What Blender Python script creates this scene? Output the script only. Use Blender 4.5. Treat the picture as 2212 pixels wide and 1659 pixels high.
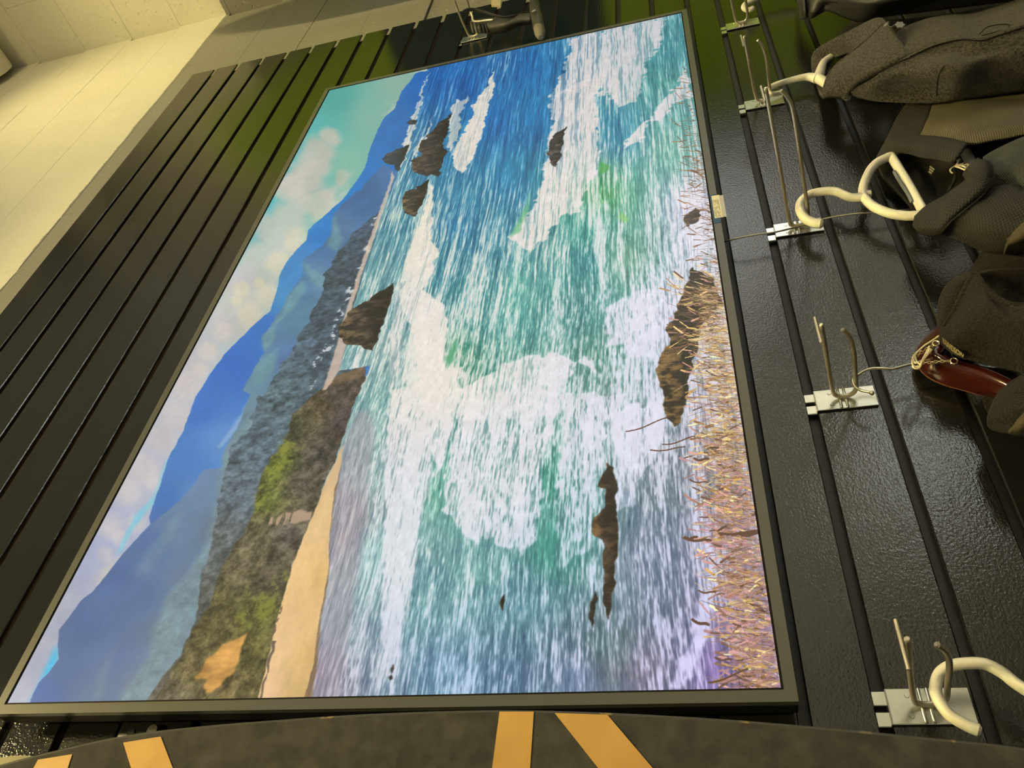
import bpy, bmesh, math, random
import numpy as np
from mathutils import Vector, Matrix

# ------------------------------------------------------------------ scene, camera, light
scene = bpy.context.scene
for o in list(bpy.data.objects):
    bpy.data.objects.remove(o)
COL = scene.collection
ZB = 1.25                       # height of the lower edge of the television picture above the floor
D = 0.045                       # distance of the television picture in front of the slats (slat faces: y = 0)
SW, SH = 0.809 * 16 / 9, 0.809  # picture size, 65 inch
R = np.array([[0.08713652, -0.96456803, -0.24902958],
              [-0.71986746, 0.11183175, -0.68504342],
              [0.6886204, 0.2389606, -0.68461652]])
CAM = np.array([-0.30015252, -0.74248272, 0.02996192])
FPX, CX, CY = 1719.265, 1106.0, 829.5

def at(px, py, y):
    """point of the room at depth y seen at photograph position px, py"""
    d = R.T @ np.array([(px - CX) / FPX, (py - CY) / FPX, 1.0])
    d = np.array([d[0], -d[2], d[1]])
    return Vector(CAM + d * ((y - CAM[1]) / d[1]))

cam_data = bpy.data.cameras.new('camera')
cam = bpy.data.objects.new('camera', cam_data)
COL.objects.link(cam)
def wdir(v):
    a = R.T @ np.array(v, float)
    return Vector((a[0], -a[2], a[1]))
ax, ay, az = wdir((1, 0, 0)), wdir((0, -1, 0)), wdir((0, 0, -1))
M = Matrix(((ax.x, ay.x, az.x, CAM[0]), (ax.y, ay.y, az.y, CAM[1]), (ax.z, ay.z, az.z, CAM[2]), (0, 0, 0, 1)))
cam.matrix_world = M
cam_data.sensor_fit = 'HORIZONTAL'
cam_data.sensor_width = 36.0
cam_data.lens = FPX * 36.0 / 2212.0
cam_data.clip_start = 0.01
scene.camera = cam

scene.view_settings.view_transform = 'Standard'
scene.view_settings.look = 'None'
scene.view_settings.gamma = 1.0
scene.view_settings.use_curve_mapping = False
scene.view_settings.exposure = 0.0
scene.cycles.use_denoising = True
scene.cycles.max_bounces = 6
scene.cycles.sample_clamp_indirect = 4.0

world = bpy.data.worlds.new('world')
scene.world = world
world.use_nodes = True
world.node_tree.nodes['Background'].inputs[0].default_value = (1.0, 0.99, 0.90, 1)
world.node_tree.nodes['Background'].inputs[1].default_value = 3.0

WARM = (1.0, 0.80, 0.33)
def area_light(name, loc, target, size, watts, color=WARM, spread=180):
    l = bpy.data.lights.new(name, 'AREA')
    l.shape = 'DISK'
    l.size = size
    l.energy = watts
    l.color = color
    l.spread = math.radians(spread)
    o = bpy.data.objects.new(name, l)
    COL.objects.link(o)
    o.location = loc
    o.rotation_euler = (Vector(target) - Vector(loc)).to_track_quat('-Z', 'Y').to_euler()
    return o
area_light('ceiling_lamp', (2.0, -0.5, 2.68), (2.0, -0.12, 1.3), 0.2, 2.6, spread=75)
area_light('ceiling_lamp', (0.25, -1.25, 2.62), (0.6, 0.0, 0.1), 0.2, 10, spread=72)
area_light('ceiling_lamp', (-0.6, -1.9, 2.55), (0.1, 0.0, 0.0), 0.2, 11, spread=80)
area_light('ceiling_lamp', (0.3, -3.4, 2.6), (2.45, 0.0, 0.75), 0.3, 11.5, spread=52)  # general soft fill, added to even out the light on both walls
area_light('ceiling_lamp', (3.9, -3.2, 2.6), (4.4, -4.6, 0.0), 0.4, 90, spread=140)
sun = bpy.data.lights.new('sun', 'SUN')
sun.energy = 190  # added with the ceiling opening, to light the floor patch the slats mirror
sun.angle = math.radians(1.5)
sun.color = (0.85, 0.97, 1.0)
sun_o = bpy.data.objects.new('sun', sun)
COL.objects.link(sun_o)
sun_o.rotation_euler = Vector((0.3, 0.0, -1.0)).to_track_quat('-Z', 'Y').to_euler()

# ------------------------------------------------------------------ materials
def new_mat(name):
    m = bpy.data.materials.new(name)
    m.use_nodes = True
    nt = m.node_tree
    return m, nt, nt.nodes['Principled BSDF']

def setin(b, key, val):
    if key in b.inputs:
        b.inputs[key].default_value = val

def mat(name, color, rough=0.5, metal=0.0, bump=None, var=None, spec=0.5, coat=0.0, sheen=0.0, coord='Object'):
    """bump=(scale, strength, distance); var=(scale, colour2, low, high)"""
    m, nt, b = new_mat(name)
    b.inputs['Base Color'].default_value = (*color, 1)
    b.inputs['Roughness'].default_value = rough
    b.inputs['Metallic'].default_value = metal
    setin(b, 'Specular IOR Level', spec)
    setin(b, 'Coat Weight', coat)
    setin(b, 'Sheen Weight', sheen)
    tc = nt.nodes.new('ShaderNodeTexCoord')
    if bump:
        n = nt.nodes.new('ShaderNodeTexNoise')
        n.inputs['Scale'].default_value = bump[0]
        n.inputs['Detail'].default_value = 4
        nt.links.new(tc.outputs[coord], n.inputs['Vector'])
        bp = nt.nodes.new('ShaderNodeBump')
        bp.inputs['Strength'].default_value = bump[1]
        bp.inputs['Distance'].default_value = bump[2]
        nt.links.new(n.outputs['Fac'], bp.inputs['Height'])
        nt.links.new(bp.outputs['Normal'], b.inputs['Normal'])
    if var:
        n = nt.nodes.new('ShaderNodeTexNoise')
        n.inputs['Scale'].default_value = var[0]
        n.inputs['Detail'].default_value = 5
        nt.links.new(tc.outputs[coord], n.inputs['Vector'])
        r = nt.nodes.new('ShaderNodeValToRGB')
        r.color_ramp.elements[0].position = var[2]
        r.color_ramp.elements[1].position = var[3]
        r.color_ramp.elements[0].color = (*color, 1)
        r.color_ramp.elements[1].color = (*var[1], 1)
        nt.links.new(n.outputs['Fac'], r.inputs['Fac'])
        nt.links.new(r.outputs['Color'], b.inputs['Base Color'])
    return m

def math_node(nt, op, a, b=None, c=None):
    n = nt.nodes.new('ShaderNodeMath')
    n.operation = op
    for i, v in enumerate((a, b, c)):
        if v is None:
            continue
        if isinstance(v, (int, float)):
            n.inputs[i].default_value = v
        else:
            nt.links.new(v, n.inputs[i])
    return n.outputs[0]

def noise_node(nt, vec, scale, detail=4, rough=0.5, stretch=None):
    if stretch:
        mp = nt.nodes.new('ShaderNodeMapping')
        mp.inputs['Scale'].default_value = stretch
        nt.links.new(vec, mp.inputs['Vector'])
        vec = mp.outputs['Vector']
    n = nt.nodes.new('ShaderNodeTexNoise')
    n.inputs['Scale'].default_value = scale
    n.inputs['Detail'].default_value = detail
    n.inputs['Roughness'].default_value = rough
    nt.links.new(vec, n.inputs['Vector'])
    return n.outputs['Fac']

def ramp(nt, fac, stops):
    r = nt.nodes.new('ShaderNodeValToRGB')
    while len(r.color_ramp.elements) < len(stops):
        r.color_ramp.elements.new(0.5)
    for e, (p, c) in zip(r.color_ramp.elements, stops):
        e.position = p
        e.color = (*c, 1)
    nt.links.new(fac, r.inputs['Fac'])
    return r.outputs['Color']

def gloss_paint():
    m, nt, b = new_mat('black_gloss_paint')
    geo = nt.nodes.new('ShaderNodeNewGeometry')
    pos = geo.outputs['Position']
    peel = noise_node(nt, pos, 330, 3, 0.55)
    brush = noise_node(nt, pos, 60, 4, 0.6, stretch=(0.35, 1, 6))
    wave = noise_node(nt, pos, 14, 2, 0.5)
    h = math_node(nt, 'ADD', math_node(nt, 'MULTIPLY', peel, 1.1), math_node(nt, 'MULTIPLY', brush, 0.45))
    h = math_node(nt, 'ADD', h, math_node(nt, 'MULTIPLY', wave, 1.2))
    bp = nt.nodes.new('ShaderNodeBump')
    bp.inputs['Strength'].default_value = 0.5
    bp.inputs['Distance'].default_value = 0.0006
    nt.links.new(h, bp.inputs['Height'])
    nt.links.new(bp.outputs['Normal'], b.inputs['Normal'])
    fleck = noise_node(nt, pos, 95, 2, 0.5)
    c = ramp(nt, fleck, [(0.0, (0.010, 0.010, 0.009)), (0.775, (0.012, 0.012, 0.011)), (0.80, (0.16, 0.15, 0.12))])
    nt.links.new(c, b.inputs['Base Color'])
    b.inputs['Roughness'].default_value = 0.09
    setin(b, 'Specular IOR Level', 0.6)
    return m

def painted_block():
    """concrete block paint: grey below, white above a hand-cut line"""
    m, nt, b = new_mat('painted_concrete_block')
    geo = nt.nodes.new('ShaderNodeNewGeometry')
    pos = geo.outputs['Position']
    sep = nt.nodes.new('ShaderNodeSeparateXYZ')
    nt.links.new(pos, sep.inputs[0])
    wob = noise_node(nt, pos, 9, 6, 0.7)
    z = math_node(nt, 'ADD', sep.outputs['Z'], math_node(nt, 'MULTIPLY', math_node(nt, 'SUBTRACT', wob, 0.5), 0.022))
    slope = math_node(nt, 'MULTIPLY', sep.outputs['X'], 0.008)
    z = math_node(nt, 'SUBTRACT', z, slope)
    fac = math_node(nt, 'GREATER_THAN', z, 1.4835 + ZB)
    grime = noise_node(nt, pos, 3.2, 5, 0.6)
    white = ramp(nt, grime, [(0.3, (0.74, 0.72, 0.62)), (0.7, (0.66, 0.64, 0.55))])
    speck = noise_node(nt, pos, 120, 2, 0.5)
    grey = ramp(nt, speck, [(0.0, (0.215, 0.21, 0.185)), (0.70, (0.23, 0.225, 0.2)), (0.76, (0.62, 0.6, 0.52))])
    mx = nt.nodes.new('ShaderNodeMixRGB')
    nt.links.new(fac, mx.inputs[0])
    nt.links.new(grey, mx.inputs[1])
    nt.links.new(white, mx.inputs[2])
    nt.links.new(mx.outputs[0], b.inputs['Base Color'])
    b.inputs['Roughness'].default_value = 0.6
    n1 = noise_node(nt, pos, 26, 6, 0.65)
    pit = noise_node(nt, pos, 85, 3, 0.5)
    pits = math_node(nt, 'MULTIPLY', math_node(nt, 'MAXIMUM', math_node(nt, 'SUBTRACT', pit, 0.64), 0.0), -6.0)
    h = math_node(nt, 'ADD', n1, pits)
    bp = nt.nodes.new('ShaderNodeBump')
    bp.inputs['Strength'].default_value = 0.55
    bp.inputs['Distance'].default_value = 0.004
    nt.links.new(h, bp.inputs['Height'])
    nt.links.new(bp.outputs['Normal'], b.inputs['Normal'])
    return m

def mesh_fabric(name, col, hole, pitch_u, pitch_v, thr=0.35):
    """knitted mesh: rows of small holes in a fabric, from the cloth's own UV in metres"""
    m, nt, b = new_mat(name)
    uv = nt.nodes.new('ShaderNodeUVMap')
    sep = nt.nodes.new('ShaderNodeSeparateXYZ')
    nt.links.new(uv.outputs[0], sep.inputs[0])
    u = math_node(nt, 'MULTIPLY', sep.outputs[0], 2 * math.pi / pitch_u)
    v = math_node(nt, 'MULTIPLY', sep.outputs[1], 2 * math.pi / pitch_v)
    a = math_node(nt, 'ADD', u, v)
    c = math_node(nt, 'SUBTRACT', u, v)
    s = math_node(nt, 'MULTIPLY', math_node(nt, 'SINE', math_node(nt, 'MULTIPLY', a, 0.5)),
                  math_node(nt, 'SINE', math_node(nt, 'MULTIPLY', c, 0.5)))
    f = math_node(nt, 'SMOOTH_MIN', math_node(nt, 'ADD', math_node(nt, 'MULTIPLY', math_node(nt, 'ABSOLUTE', s), 1.6), -thr), 1.0, 0.1)
    color = ramp(nt, f, [(0.25, col), (0.55, hole)])
    nt.links.new(color, b.inputs['Base Color'])
    b.inputs['Roughness'].default_value = 0.8
    bp = nt.nodes.new('ShaderNodeBump')
    bp.inputs['Strength'].default_value = 0.5
    bp.inputs['Distance'].default_value = 0.001
    bp.invert = True
    nt.links.new(f, bp.inputs['Height'])
    nt.links.new(bp.outputs['Normal'], b.inputs['Normal'])
    return m

def grip_mat():
    """board deck: worn black grip with bare wood stripes (stripe position on the deck itself)"""
    return mat('worn_black_grip', (0.040, 0.038, 0.034), 0.9, bump=(900, 0.5, 0.0006), var=(70, (0.075, 0.071, 0.06), 0.35, 0.75), spec=0.2)

BLACK = gloss_paint()
RAW = mat('raw_brown_fibreboard', (0.20, 0.12, 0.045), 0.9, bump=(200, 0.3, 0.001))
GROOVE = mat('dark_groove_paint', (0.020, 0.018, 0.015), 0.55, bump=(200, 0.2, 0.001))
BLOCK = painted_block()
MORTAR = BLOCK
WHITE_PAINT = mat('white_wall_paint', (0.8, 0.78, 0.7), 0.7, bump=(30, 0.3, 0.003))
CEIL = mat('grey_concrete_ceiling', (0.36, 0.35, 0.31), 0.8, bump=(20, 0.3, 0.004))
PIPE_WHITE = mat('painted_pipe_white', (0.78, 0.75, 0.64), 0.5, bump=(14, 0.4, 0.006))
FLOOR_M = mat('pale_concrete_floor', (0.42, 0.40, 0.36), 0.35, bump=(20, 0.2, 0.002), var=(4, (0.34, 0.33, 0.30), 0.3, 0.7))
BEZEL = mat('dark_grey_bezel_plastic', (0.075, 0.075, 0.068), 0.38, bump=(600, 0.08, 0.0003))
TVBLACK = mat('black_tv_plastic', (0.009, 0.009, 0.009), 0.6, spec=0.1)
ZINC = mat('zinc_plated_steel', (0.80, 0.80, 0.74), 0.24, 0.9, bump=(120, 0.12, 0.0006), var=(40, (0.62, 0.64, 0.62), 0.35, 0.7))
STEEL = mat('grey_steel_wire', (0.60, 0.54, 0.43), 0.38, 0.75, bump=(200, 0.1, 0.0004))
THINWIRE = mat('thin_bright_wire', (0.72, 0.68, 0.55), 0.32, 1.0)
HANGER_W = mat('cream_white_plastic', (0.86, 0.83, 0.72), 0.35, bump=(40, 0.1, 0.001))
HANGER_PAD = mat('grey_blue_rubber', (0.16, 0.18, 0.2), 0.6)
WOODH = mat('mahogany_lacquer', (0.034, 0.006, 0.0035), 0.2, var=(18, (0.060, 0.0105, 0.005), 0.3, 0.75), coat=0.6)
WOODE = mat('worn_hanger_edge', (0.42, 0.21, 0.08), 0.35, var=(30, (0.30, 0.13, 0.045), 0.3, 0.7))
FLEECE = mat('charcoal_fleece', (0.024, 0.021, 0.017), 1.0, bump=(380, 1.0, 0.004), var=(300, (0.100, 0.089, 0.070), 0.34, 0.68), sheen=0.15, spec=0.1)
FLEECE_D = mat('black_brown_fleece', (0.009, 0.0078, 0.006), 1.0, bump=(420, 1.0, 0.003), var=(330, (0.027, 0.022, 0.016), 0.33, 0.7), sheen=0.06, spec=0.1)
SHELL = mat('black_nylon_shell', (0.034, 0.033, 0.031), 0.42, bump=(28, 0.35, 0.004))
DARKLINING = mat('black_lining', (0.013, 0.012, 0.009), 0.8, bump=(40, 0.4, 0.004))
MESH_BLACK = mesh_fabric('black_mesh_cloth', (0.032, 0.029, 0.023), (0.006, 0.006, 0.005), 0.0052, 0.0042)
MESH_TAN = mesh_fabric('olive_grey_mesh_cloth', (0.17, 0.145, 0.085), (0.030, 0.026, 0.016), 0.0046, 0.0032)
MESH_GREEN = mesh_fabric('grey_green_mesh_cloth', (0.085, 0.092, 0.078), (0.018, 0.020, 0.018), 0.0046, 0.0032)
OLIVE = mat('olive_cloth', (0.075, 0.06, 0.032), 0.9, bump=(300, 0.4, 0.001))
RIBBON = mat('dark_ribbon', (0.02, 0.018, 0.014), 0.7)
GOLD_T = mat('gold_thread', (0.34, 0.27, 0.10), 0.6)
CHAIN_M = mat('pale_brass_chain', (0.90, 0.76, 0.42), 0.25, 1.0)
CORD_M = mat('cream_cotton_cord', (0.80, 0.70, 0.46), 0.8)
PULL_M = mat('antique_silver', (0.42, 0.39, 0.32), 0.35, 1.0)
TAPE = mat('blue_masking_tape', (0.035, 0.09, 0.22), 0.7, bump=(150, 0.3, 0.0005))
PAPER = mat('cream_paper_label', (0.83, 0.78, 0.62), 0.6)
INK = mat('grey_print', (0.30, 0.27, 0.20), 0.7)
CLEAR_TAB = mat('clear_yellowed_plastic', (0.38, 0.35, 0.25), 0.2)
GRIP = grip_mat()
STRIPE = mat('bare_maple_stripe', (0.62, 0.36, 0.09), 0.45, var=(30, (0.50, 0.27, 0.06), 0.3, 0.75), bump=(60, 0.15, 0.0006))
DECKEDGE = mat('scuffed_plywood_edge', (0.05, 0.045, 0.035), 0.6, var=(45, (0.42, 0.28, 0.10), 0.60, 0.68))
OLIVE_GLOSS = mat('olive_lacquer', (0.14, 0.115, 0.035), 0.35)
LIME = mat('lime_gloss_gelcoat', (0.52, 0.80, 0.03), 0.2)
NAVY = mat('dark_teal_gelcoat', (0.015, 0.07, 0.10), 0.2)
RUBBER = mat('black_rubber', (0.025, 0.024, 0.02), 0.6, bump=(200, 0.3, 0.001))
DARKPLASTIC = mat('black_moulded_plastic', (0.045, 0.042, 0.034), 0.42)
TANFOOT = mat('grey_rubber_foot', (0.16, 0.145, 0.10), 0.6)
GLOSSBLACK = mat('black_gloss_plate', (0.012, 0.012, 0.012), 0.2)
CREAMPOST = mat('cream_strap_webbing', (0.42, 0.36, 0.22), 0.8, bump=(200, 0.4, 0.001))

# ------------------------------------------------------------------ building helpers
def tag(o, label=None, cat=None, group=None, kind=None):
    if label: o['label'] = label
    if cat: o['category'] = cat
    if group: o['group'] = group
    if kind: o['kind'] = kind
    return o

def empty(name, loc, label=None, cat=None, group=None, kind=None):
    o = bpy.data.objects.new(name, None)
    COL.objects.link(o)
    o.location = loc
    o.empty_display_size = 0.05
    return tag(o, label, cat, group, kind)

def link(name, me, parent=None, mats=()):
    o = bpy.data.objects.new(name, me)
    COL.objects.link(o)
    for m in mats:
        if m.name not in [x.name for x in me.materials if x]:
            me.materials.append(m)
    if parent is not None:
        o.parent = parent
        p, inv = parent, Vector((0, 0, 0))
        while p is not None:
            inv -= p.location
            p = p.parent
        o.location = inv       # meshes are written in room coordinates
    return o

def finish(bm, name, m, parent=None, smooth=True, angle=40):
    me = bpy.data.meshes.new(name)
    bmesh.ops.recalc_face_normals(bm, faces=bm.faces)
    bm.to_mesh(me)
    bm.free()
    ms = m if isinstance(m, (list, tuple)) else [m]
    o = link(name, me, parent, ms)
    if smooth:
        me.polygons.foreach_set('use_smooth', [True] * len(me.polygons))
        me.update()
        try:
            me.set_sharp_from_angle(angle=math.radians(angle))
        except Exception:
            pass
    return o

def add_box(bm, x0, x1, y0, y1, z0, z1, bevel=0.0, mi=0, seg=2):
    r = bmesh.ops.create_cube(bm, size=1.0)
    vs = r['verts']
    for v in vs:
        v.co = Vector((x0 + (v.co.x + .5) * (x1 - x0), y0 + (v.co.y + .5) * (y1 - y0), z0 + (v.co.z + .5) * (z1 - z0)))
    fs = set(f for v in vs for f in v.link_faces)
    for f in fs:
        f.material_index = mi
    if bevel > 0:
        es = list(set(e for v in vs for e in v.link_edges))
        bmesh.ops.bevel(bm, geom=es, offset=bevel, segments=seg, affect='EDGES', profile=0.5, material=-1)

def catmull(pts, n):
    """n samples per span through the points"""
    P = [Vector(p) for p in pts]
    if len(P) < 3:
        return [P[0].lerp(P[-1], i / n) for i in range(n + 1)]
    Q = [P[0] * 2 - P[1]] + P + [P[-1] * 2 - P[-2]]
    out = []
    for i in range(1, len(Q) - 2):
        a, b, c, d = Q[i - 1], Q[i], Q[i + 1], Q[i + 2]
        for k in range(n):
            t = k / n
            out.append(0.5 * ((2 * b) + (c - a) * t + (2 * a - 5 * b + 4 * c - d) * t * t + (3 * b - a - 3 * c + d) * t ** 3))
    out.append(P[-1])
    return out

def add_tube(bm, pts, rad, seg=10, n=6, closed=False, mi=0, smoothpath=True, flat=1.0):
    P = [Vector(p) for p in pts]
    if smoothpath:
        if closed:
            P = catmull([P[-1]] + P + [P[0], P[1]], n)[n:-n - 1 + 0][:len(P) * n]
        else:
            P = catmull(P, n)
    N = len(P)
    rads = rad if isinstance(rad, (list, tuple)) else [rad]
    def rr(i):
        t = i / max(1, N - 1) * (len(rads) - 1)
        k = min(int(t), len(rads) - 1)
        k2 = min(k + 1, len(rads) - 1)
        return rads[k] * (1 - (t - k)) + rads[k2] * (t - k)
    up = None
    rings = []
    for i in range(N):
        a = P[(i - 1) % N] if (closed or i > 0) else P[i]
        b = P[(i + 1) % N] if (closed or i < N - 1) else P[i]
        t = (b - a)
        t = t.normalized() if t.length > 1e-9 else Vector((0, 0, 1))
        if up is None:
            up = t.orthogonal().normalized()
        up = (up - t * up.dot(t))
        up = up.normalized() if up.length > 1e-9 else t.orthogonal().normalized()
        s = t.cross(up)
        r = rr(i)
        ring = []
        for k in range(seg):
            an = 2 * math.pi * k / seg
            ring.append(bm.verts.new(P[i] + up * (math.cos(an) * r) + s * (math.sin(an) * r * flat)))
        rings.append(ring)
    m = N if closed else N - 1
    for i in range(m):
        A, B = rings[i], rings[(i + 1) % N]
        for k in range(seg):
            f = bm.faces.new((A[k], A[(k + 1) % seg], B[(k + 1) % seg], B[k]))
            f.material_index = mi
    if not closed:
        for ring, pc, pn in ((rings[0], P[0], P[1]), (rings[-1], P[-1], P[-2])):
            d = (pc - pn).normalized() * (rr(0) * 0.45)
            inner = [bm.verts.new(pc + (v.co - pc) * 0.6 + d) for v in ring]
            for k in range(seg):
                f = bm.faces.new((ring[k], ring[(k + 1) % seg], inner[(k + 1) % seg], inner[k]))
                f.material_index = mi
            f = bm.faces.new(inner)
            f.material_index = mi

def tube(name, pts, rad, m, parent=None, **kw):
    bm = bmesh.new()
    add_tube(bm, pts, rad, **kw)
    return finish(bm, name, m, parent)

def prism(bm, outline, depth_vec, mi=0):
    """solid from a flat outline of Vectors pushed along depth_vec"""
    a = [bm.verts.new(Vector(p)) for p in outline]
    b = [bm.verts.new(Vector(p) + Vector(depth_vec)) for p in outline]
    n = len(a)
    fs = [bm.faces.new(a), bm.faces.new(list(reversed(b)))]
    for i in range(n):
        fs.append(bm.faces.new((a[i], b[i], b[(i + 1) % n], a[(i + 1) % n])))
    for f in fs:
        f.material_index = mi
    return fs

def cyl(bm, c, axis, r, h, seg=16, r2=None, mi=0):
    axis = Vector(axis).normalized()
    u = axis.orthogonal().normalized()
    w = axis.cross(u)
    c = Vector(c)
    r2 = r if r2 is None else r2
    A = [bm.verts.new(c + (u * math.cos(2 * math.pi * k / seg) + w * math.sin(2 * math.pi * k / seg)) * r) for k in range(seg)]
    B = [bm.verts.new(c + axis * h + (u * math.cos(2 * math.pi * k / seg) + w * math.sin(2 * math.pi * k / seg)) * r2) for k in range(seg)]
    fs = [bm.faces.new(A), bm.faces.new(list(reversed(B)))]
    for k in range(seg):
        fs.append(bm.faces.new((A[k], B[k], B[(k + 1) % seg], A[(k + 1) % seg])))
    for f in fs:
        f.material_index = mi

def sheet(name, rows, m, parent=None, n=6, thick=0.003, ripple=0.0, seed=0, drop=0.0):
    """smooth cloth through rows of points (all rows equally long), with thickness and a UV in metres"""
    rng = np.random.RandomState(seed + 7)
    rows = [list(r) for r in rows]
    if drop:      # the cloth hangs on below the frame
        rows.append([Vector((p.x, p.y, p.z - drop)) for p in rows[-1]])
    R1 = [catmull(r, n) for r in rows]
    cols = list(zip(*R1))
    C2 = [catmull(c, n) for c in cols]            # C2[j] runs across the rows
    nj, ni = len(C2), len(C2[0])
    G = np.array([[C2[j][i][:] for i in range(ni)] for j in range(nj)], float)
    if ripple > 0:
        ph = rng.rand(6) * 6.28
        jj, ii = np.meshgrid(np.linspace(0, 1, nj), np.linspace(0, 1, ni), indexing='ij')
        w = (np.sin(jj * 9 + ii * 5 + ph[0]) + 0.7 * np.sin(jj * 17 - ii * 8 + ph[1]) + 0.6 * np.sin(ii * 14 + jj * 6 + ph[2]))
        w *= np.minimum(1, np.minimum(ii, 1 - ii) * 6) * np.minimum(1, np.minimum(jj, 1 - jj) * 6)
        G[:, :, 1] -= w * ripple
    du = np.zeros((nj, ni)); dv = np.zeros((nj, ni))
    du[1:] = np.cumsum(np.linalg.norm(np.diff(G, axis=0), axis=2), axis=0)
    dv[:, 1:] = np.cumsum(np.linalg.norm(np.diff(G, axis=1), axis=2), axis=1)
    du = np.repeat(du.mean(1, keepdims=True), ni, 1)
    dv = np.repeat(dv.mean(0, keepdims=True), nj, 0)
    verts = G.reshape(-1, 3).tolist()
    faces = [(j * ni + i, (j + 1) * ni + i, (j + 1) * ni + i + 1, j * ni + i + 1) for j in range(nj - 1) for i in range(ni - 1)]
    me = bpy.data.meshes.new(name)
    me.from_pydata(verts, [], faces)
    uv = me.uv_layers.new(name='UVMap')
    li = np.zeros(len(me.loops), int)
    me.loops.foreach_get('vertex_index', li)
    U = np.stack([du.reshape(-1)[li], dv.reshape(-1)[li]], 1)
    uv.data.foreach_set('uv', U.reshape(-1))
    me.polygons.foreach_set('use_smooth', [True] * len(me.polygons))
    o = link(name, me, parent, [m])
    s = o.modifiers.new('thickness', 'SOLIDIFY')
    s.thickness = thick
    s.offset = 0.0
    return o

def zoom(ox, oy, s):
    return lambda x, y, d: at(ox + x / s, oy + y / s, d)

# ------------------------------------------------------------------ the room
def struct(name, bm, m, smooth=False):
    return tag(finish(bm, name, m, None, smooth), kind='structure')

FZ = -ZB
bm = bmesh.new(); add_box(bm, -2.6, 6.2, -5.6, 0.3, FZ - 0.1, FZ); struct('floor', bm, FLOOR_M)
SKX0, SKX1, SKY0, SKY1 = 1.50, 2.35, -4.00, -3.25      # unseen ceiling opening, added so a sunlit floor patch mirrors in the slats
bm = bmesh.new()
add_box(bm, -2.6, SKX0, -5.6, 0.3, 2.75, 2.85); add_box(bm, SKX1, 6.2, -5.6, 0.3, 2.75, 2.85)
add_box(bm, SKX0, SKX1, -5.6, SKY0, 2.75, 2.85); add_box(bm, SKX0, SKX1, SKY1, 0.3, 2.75, 2.85)
struct('ceiling', bm, CEIL)
bm = bmesh.new(); add_box(bm, -2.6, -2.5, -5.6, 0.3, FZ, 2.75); struct('wall_left', bm, WHITE_PAINT)
bm = bmesh.new(); add_box(bm, -2.5, 6.1, -5.6, -5.5, FZ, 2.75); struct('wall_front', bm, WHITE_PAINT)
# far end wall with the shop window in it
WX = 6.1
bm = bmesh.new()
add_box(bm, WX, WX + 0.1, -5.5, -5.2, FZ, 2.75)
add_box(bm, WX, WX + 0.1, -2.3, 0.3, FZ, 2.75)
add_box(bm, WX, WX + 0.1, -5.2, -2.3, 0.95, 2.75)
add_box(bm, WX, WX + 0.1, -5.2, -2.3, FZ, FZ + 0.25)
struct('wall_far', bm, WHITE_PAINT)
bm = bmesh.new()
for yy in (-5.2, -3.78, -2.36):
    add_box(bm, WX + 0.02, WX + 0.08, yy, yy + 0.06, FZ + 0.25, 0.95)
add_box(bm, WX + 0.02, WX + 0.08, -5.2, -2.3, FZ + 0.25, FZ + 0.31)
add_box(bm, WX + 0.02, WX + 0.08, -5.2, -2.3, 0.89, 0.95)
struct('window_1', bm, BEZEL)

# back wall of concrete blocks behind the slats, painted grey below and white above
YW = 0.030
bm = bmesh.new()
add_box(bm, -2.5, 2.44, YW, 0.3, FZ, 2.75)
wall_back = struct('wall_back', bm, BLOCK)
def block_mesh(sx, sy, sz, name):
    b = bmesh.new()
    add_box(b, -sx / 2, sx / 2, -sy / 2, sy / 2, -sz / 2, sz / 2, 0.0007, seg=1)
    me = bpy.data.meshes.new(name)
    bmesh.ops.recalc_face_normals(b, faces=b.faces)
    b.to_mesh(me); b.free()
    me.materials.append(BLOCK)
    return me
bmesh_back = block_mesh(0.3996, 0.008, 0.1996, 'concrete_block')
rng = random.Random(4)
for k in range(0, 10):
    zc = 0.888 + 0.2 * k + 0.1 - 0.2
    off = 0.19 if k % 2 else 0.0
    for i in range(-1, 7):
        xc = 2.44 - 0.03 - off - 0.4 * i
        x0, x1 = xc - 0.2, min(xc + 0.2, 2.44)
        if x1 - x0 < 0.05 or x1 < 0.2:
            continue
        o = bpy.data.objects.new('concrete_block', bmesh_back)
        COL.objects.link(o)
        o.parent = wall_back
        o.location = ((x0 + x1) / 2, YW - 0.002 + rng.uniform(-0.0006, 0.0006), zc)
        o.scale.x = (x1 - x0) / 0.4
# side wall returning towards the viewer
bm = bmesh.new()
add_box(bm, 2.444, 2.95, -0.95, 0.3, FZ, 2.75)
wall_right = struct('wall_right', bm, BLOCK)
bmesh_side = block_mesh(0.008, 0.3996, 0.1996, 'concrete_block')
for k in range(0, 10):
    zc = 0.888 + 0.2 * k + 0.1 - 0.2
    off = 0.2 if k % 2 else 0.0
    for i in range(0, 4):
        y1 = min(YW + 0.004, YW + off - 0.4 * i)
        y0 = max(-0.948, YW + off - 0.4 * (i + 1))
        if y1 - y0 < 0.05:
            continue
        o = bpy.data.objects.new('concrete_block', bmesh_side)
        COL.objects.link(o)
        o.parent = wall_right
        o.location = (2.444, (y0 + y1) / 2, zc)
        o.scale.y = (y1 - y0) / 0.4

# painted pipe that runs along the side wall under the ceiling
pz = 2.445
pipe = empty('ceiling_pipe', (2.35, -0.4, pz), 'white painted pipe along the side wall, ending in a collar in the top corner', 'pipe')
tube('pipe_run', [(2.345, -0.94, pz), (2.345, -0.5, pz + 0.004), (2.345, -0.035, pz)], 0.082, PIPE_WHITE, pipe, seg=20)
bm = bmesh.new()
cyl(bm, (2.345, -0.10, pz), (0, 1, 0), 0.092, 0.10, 20)
finish(bm, 'collar', PIPE_WHITE, pipe, angle=30)

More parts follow.
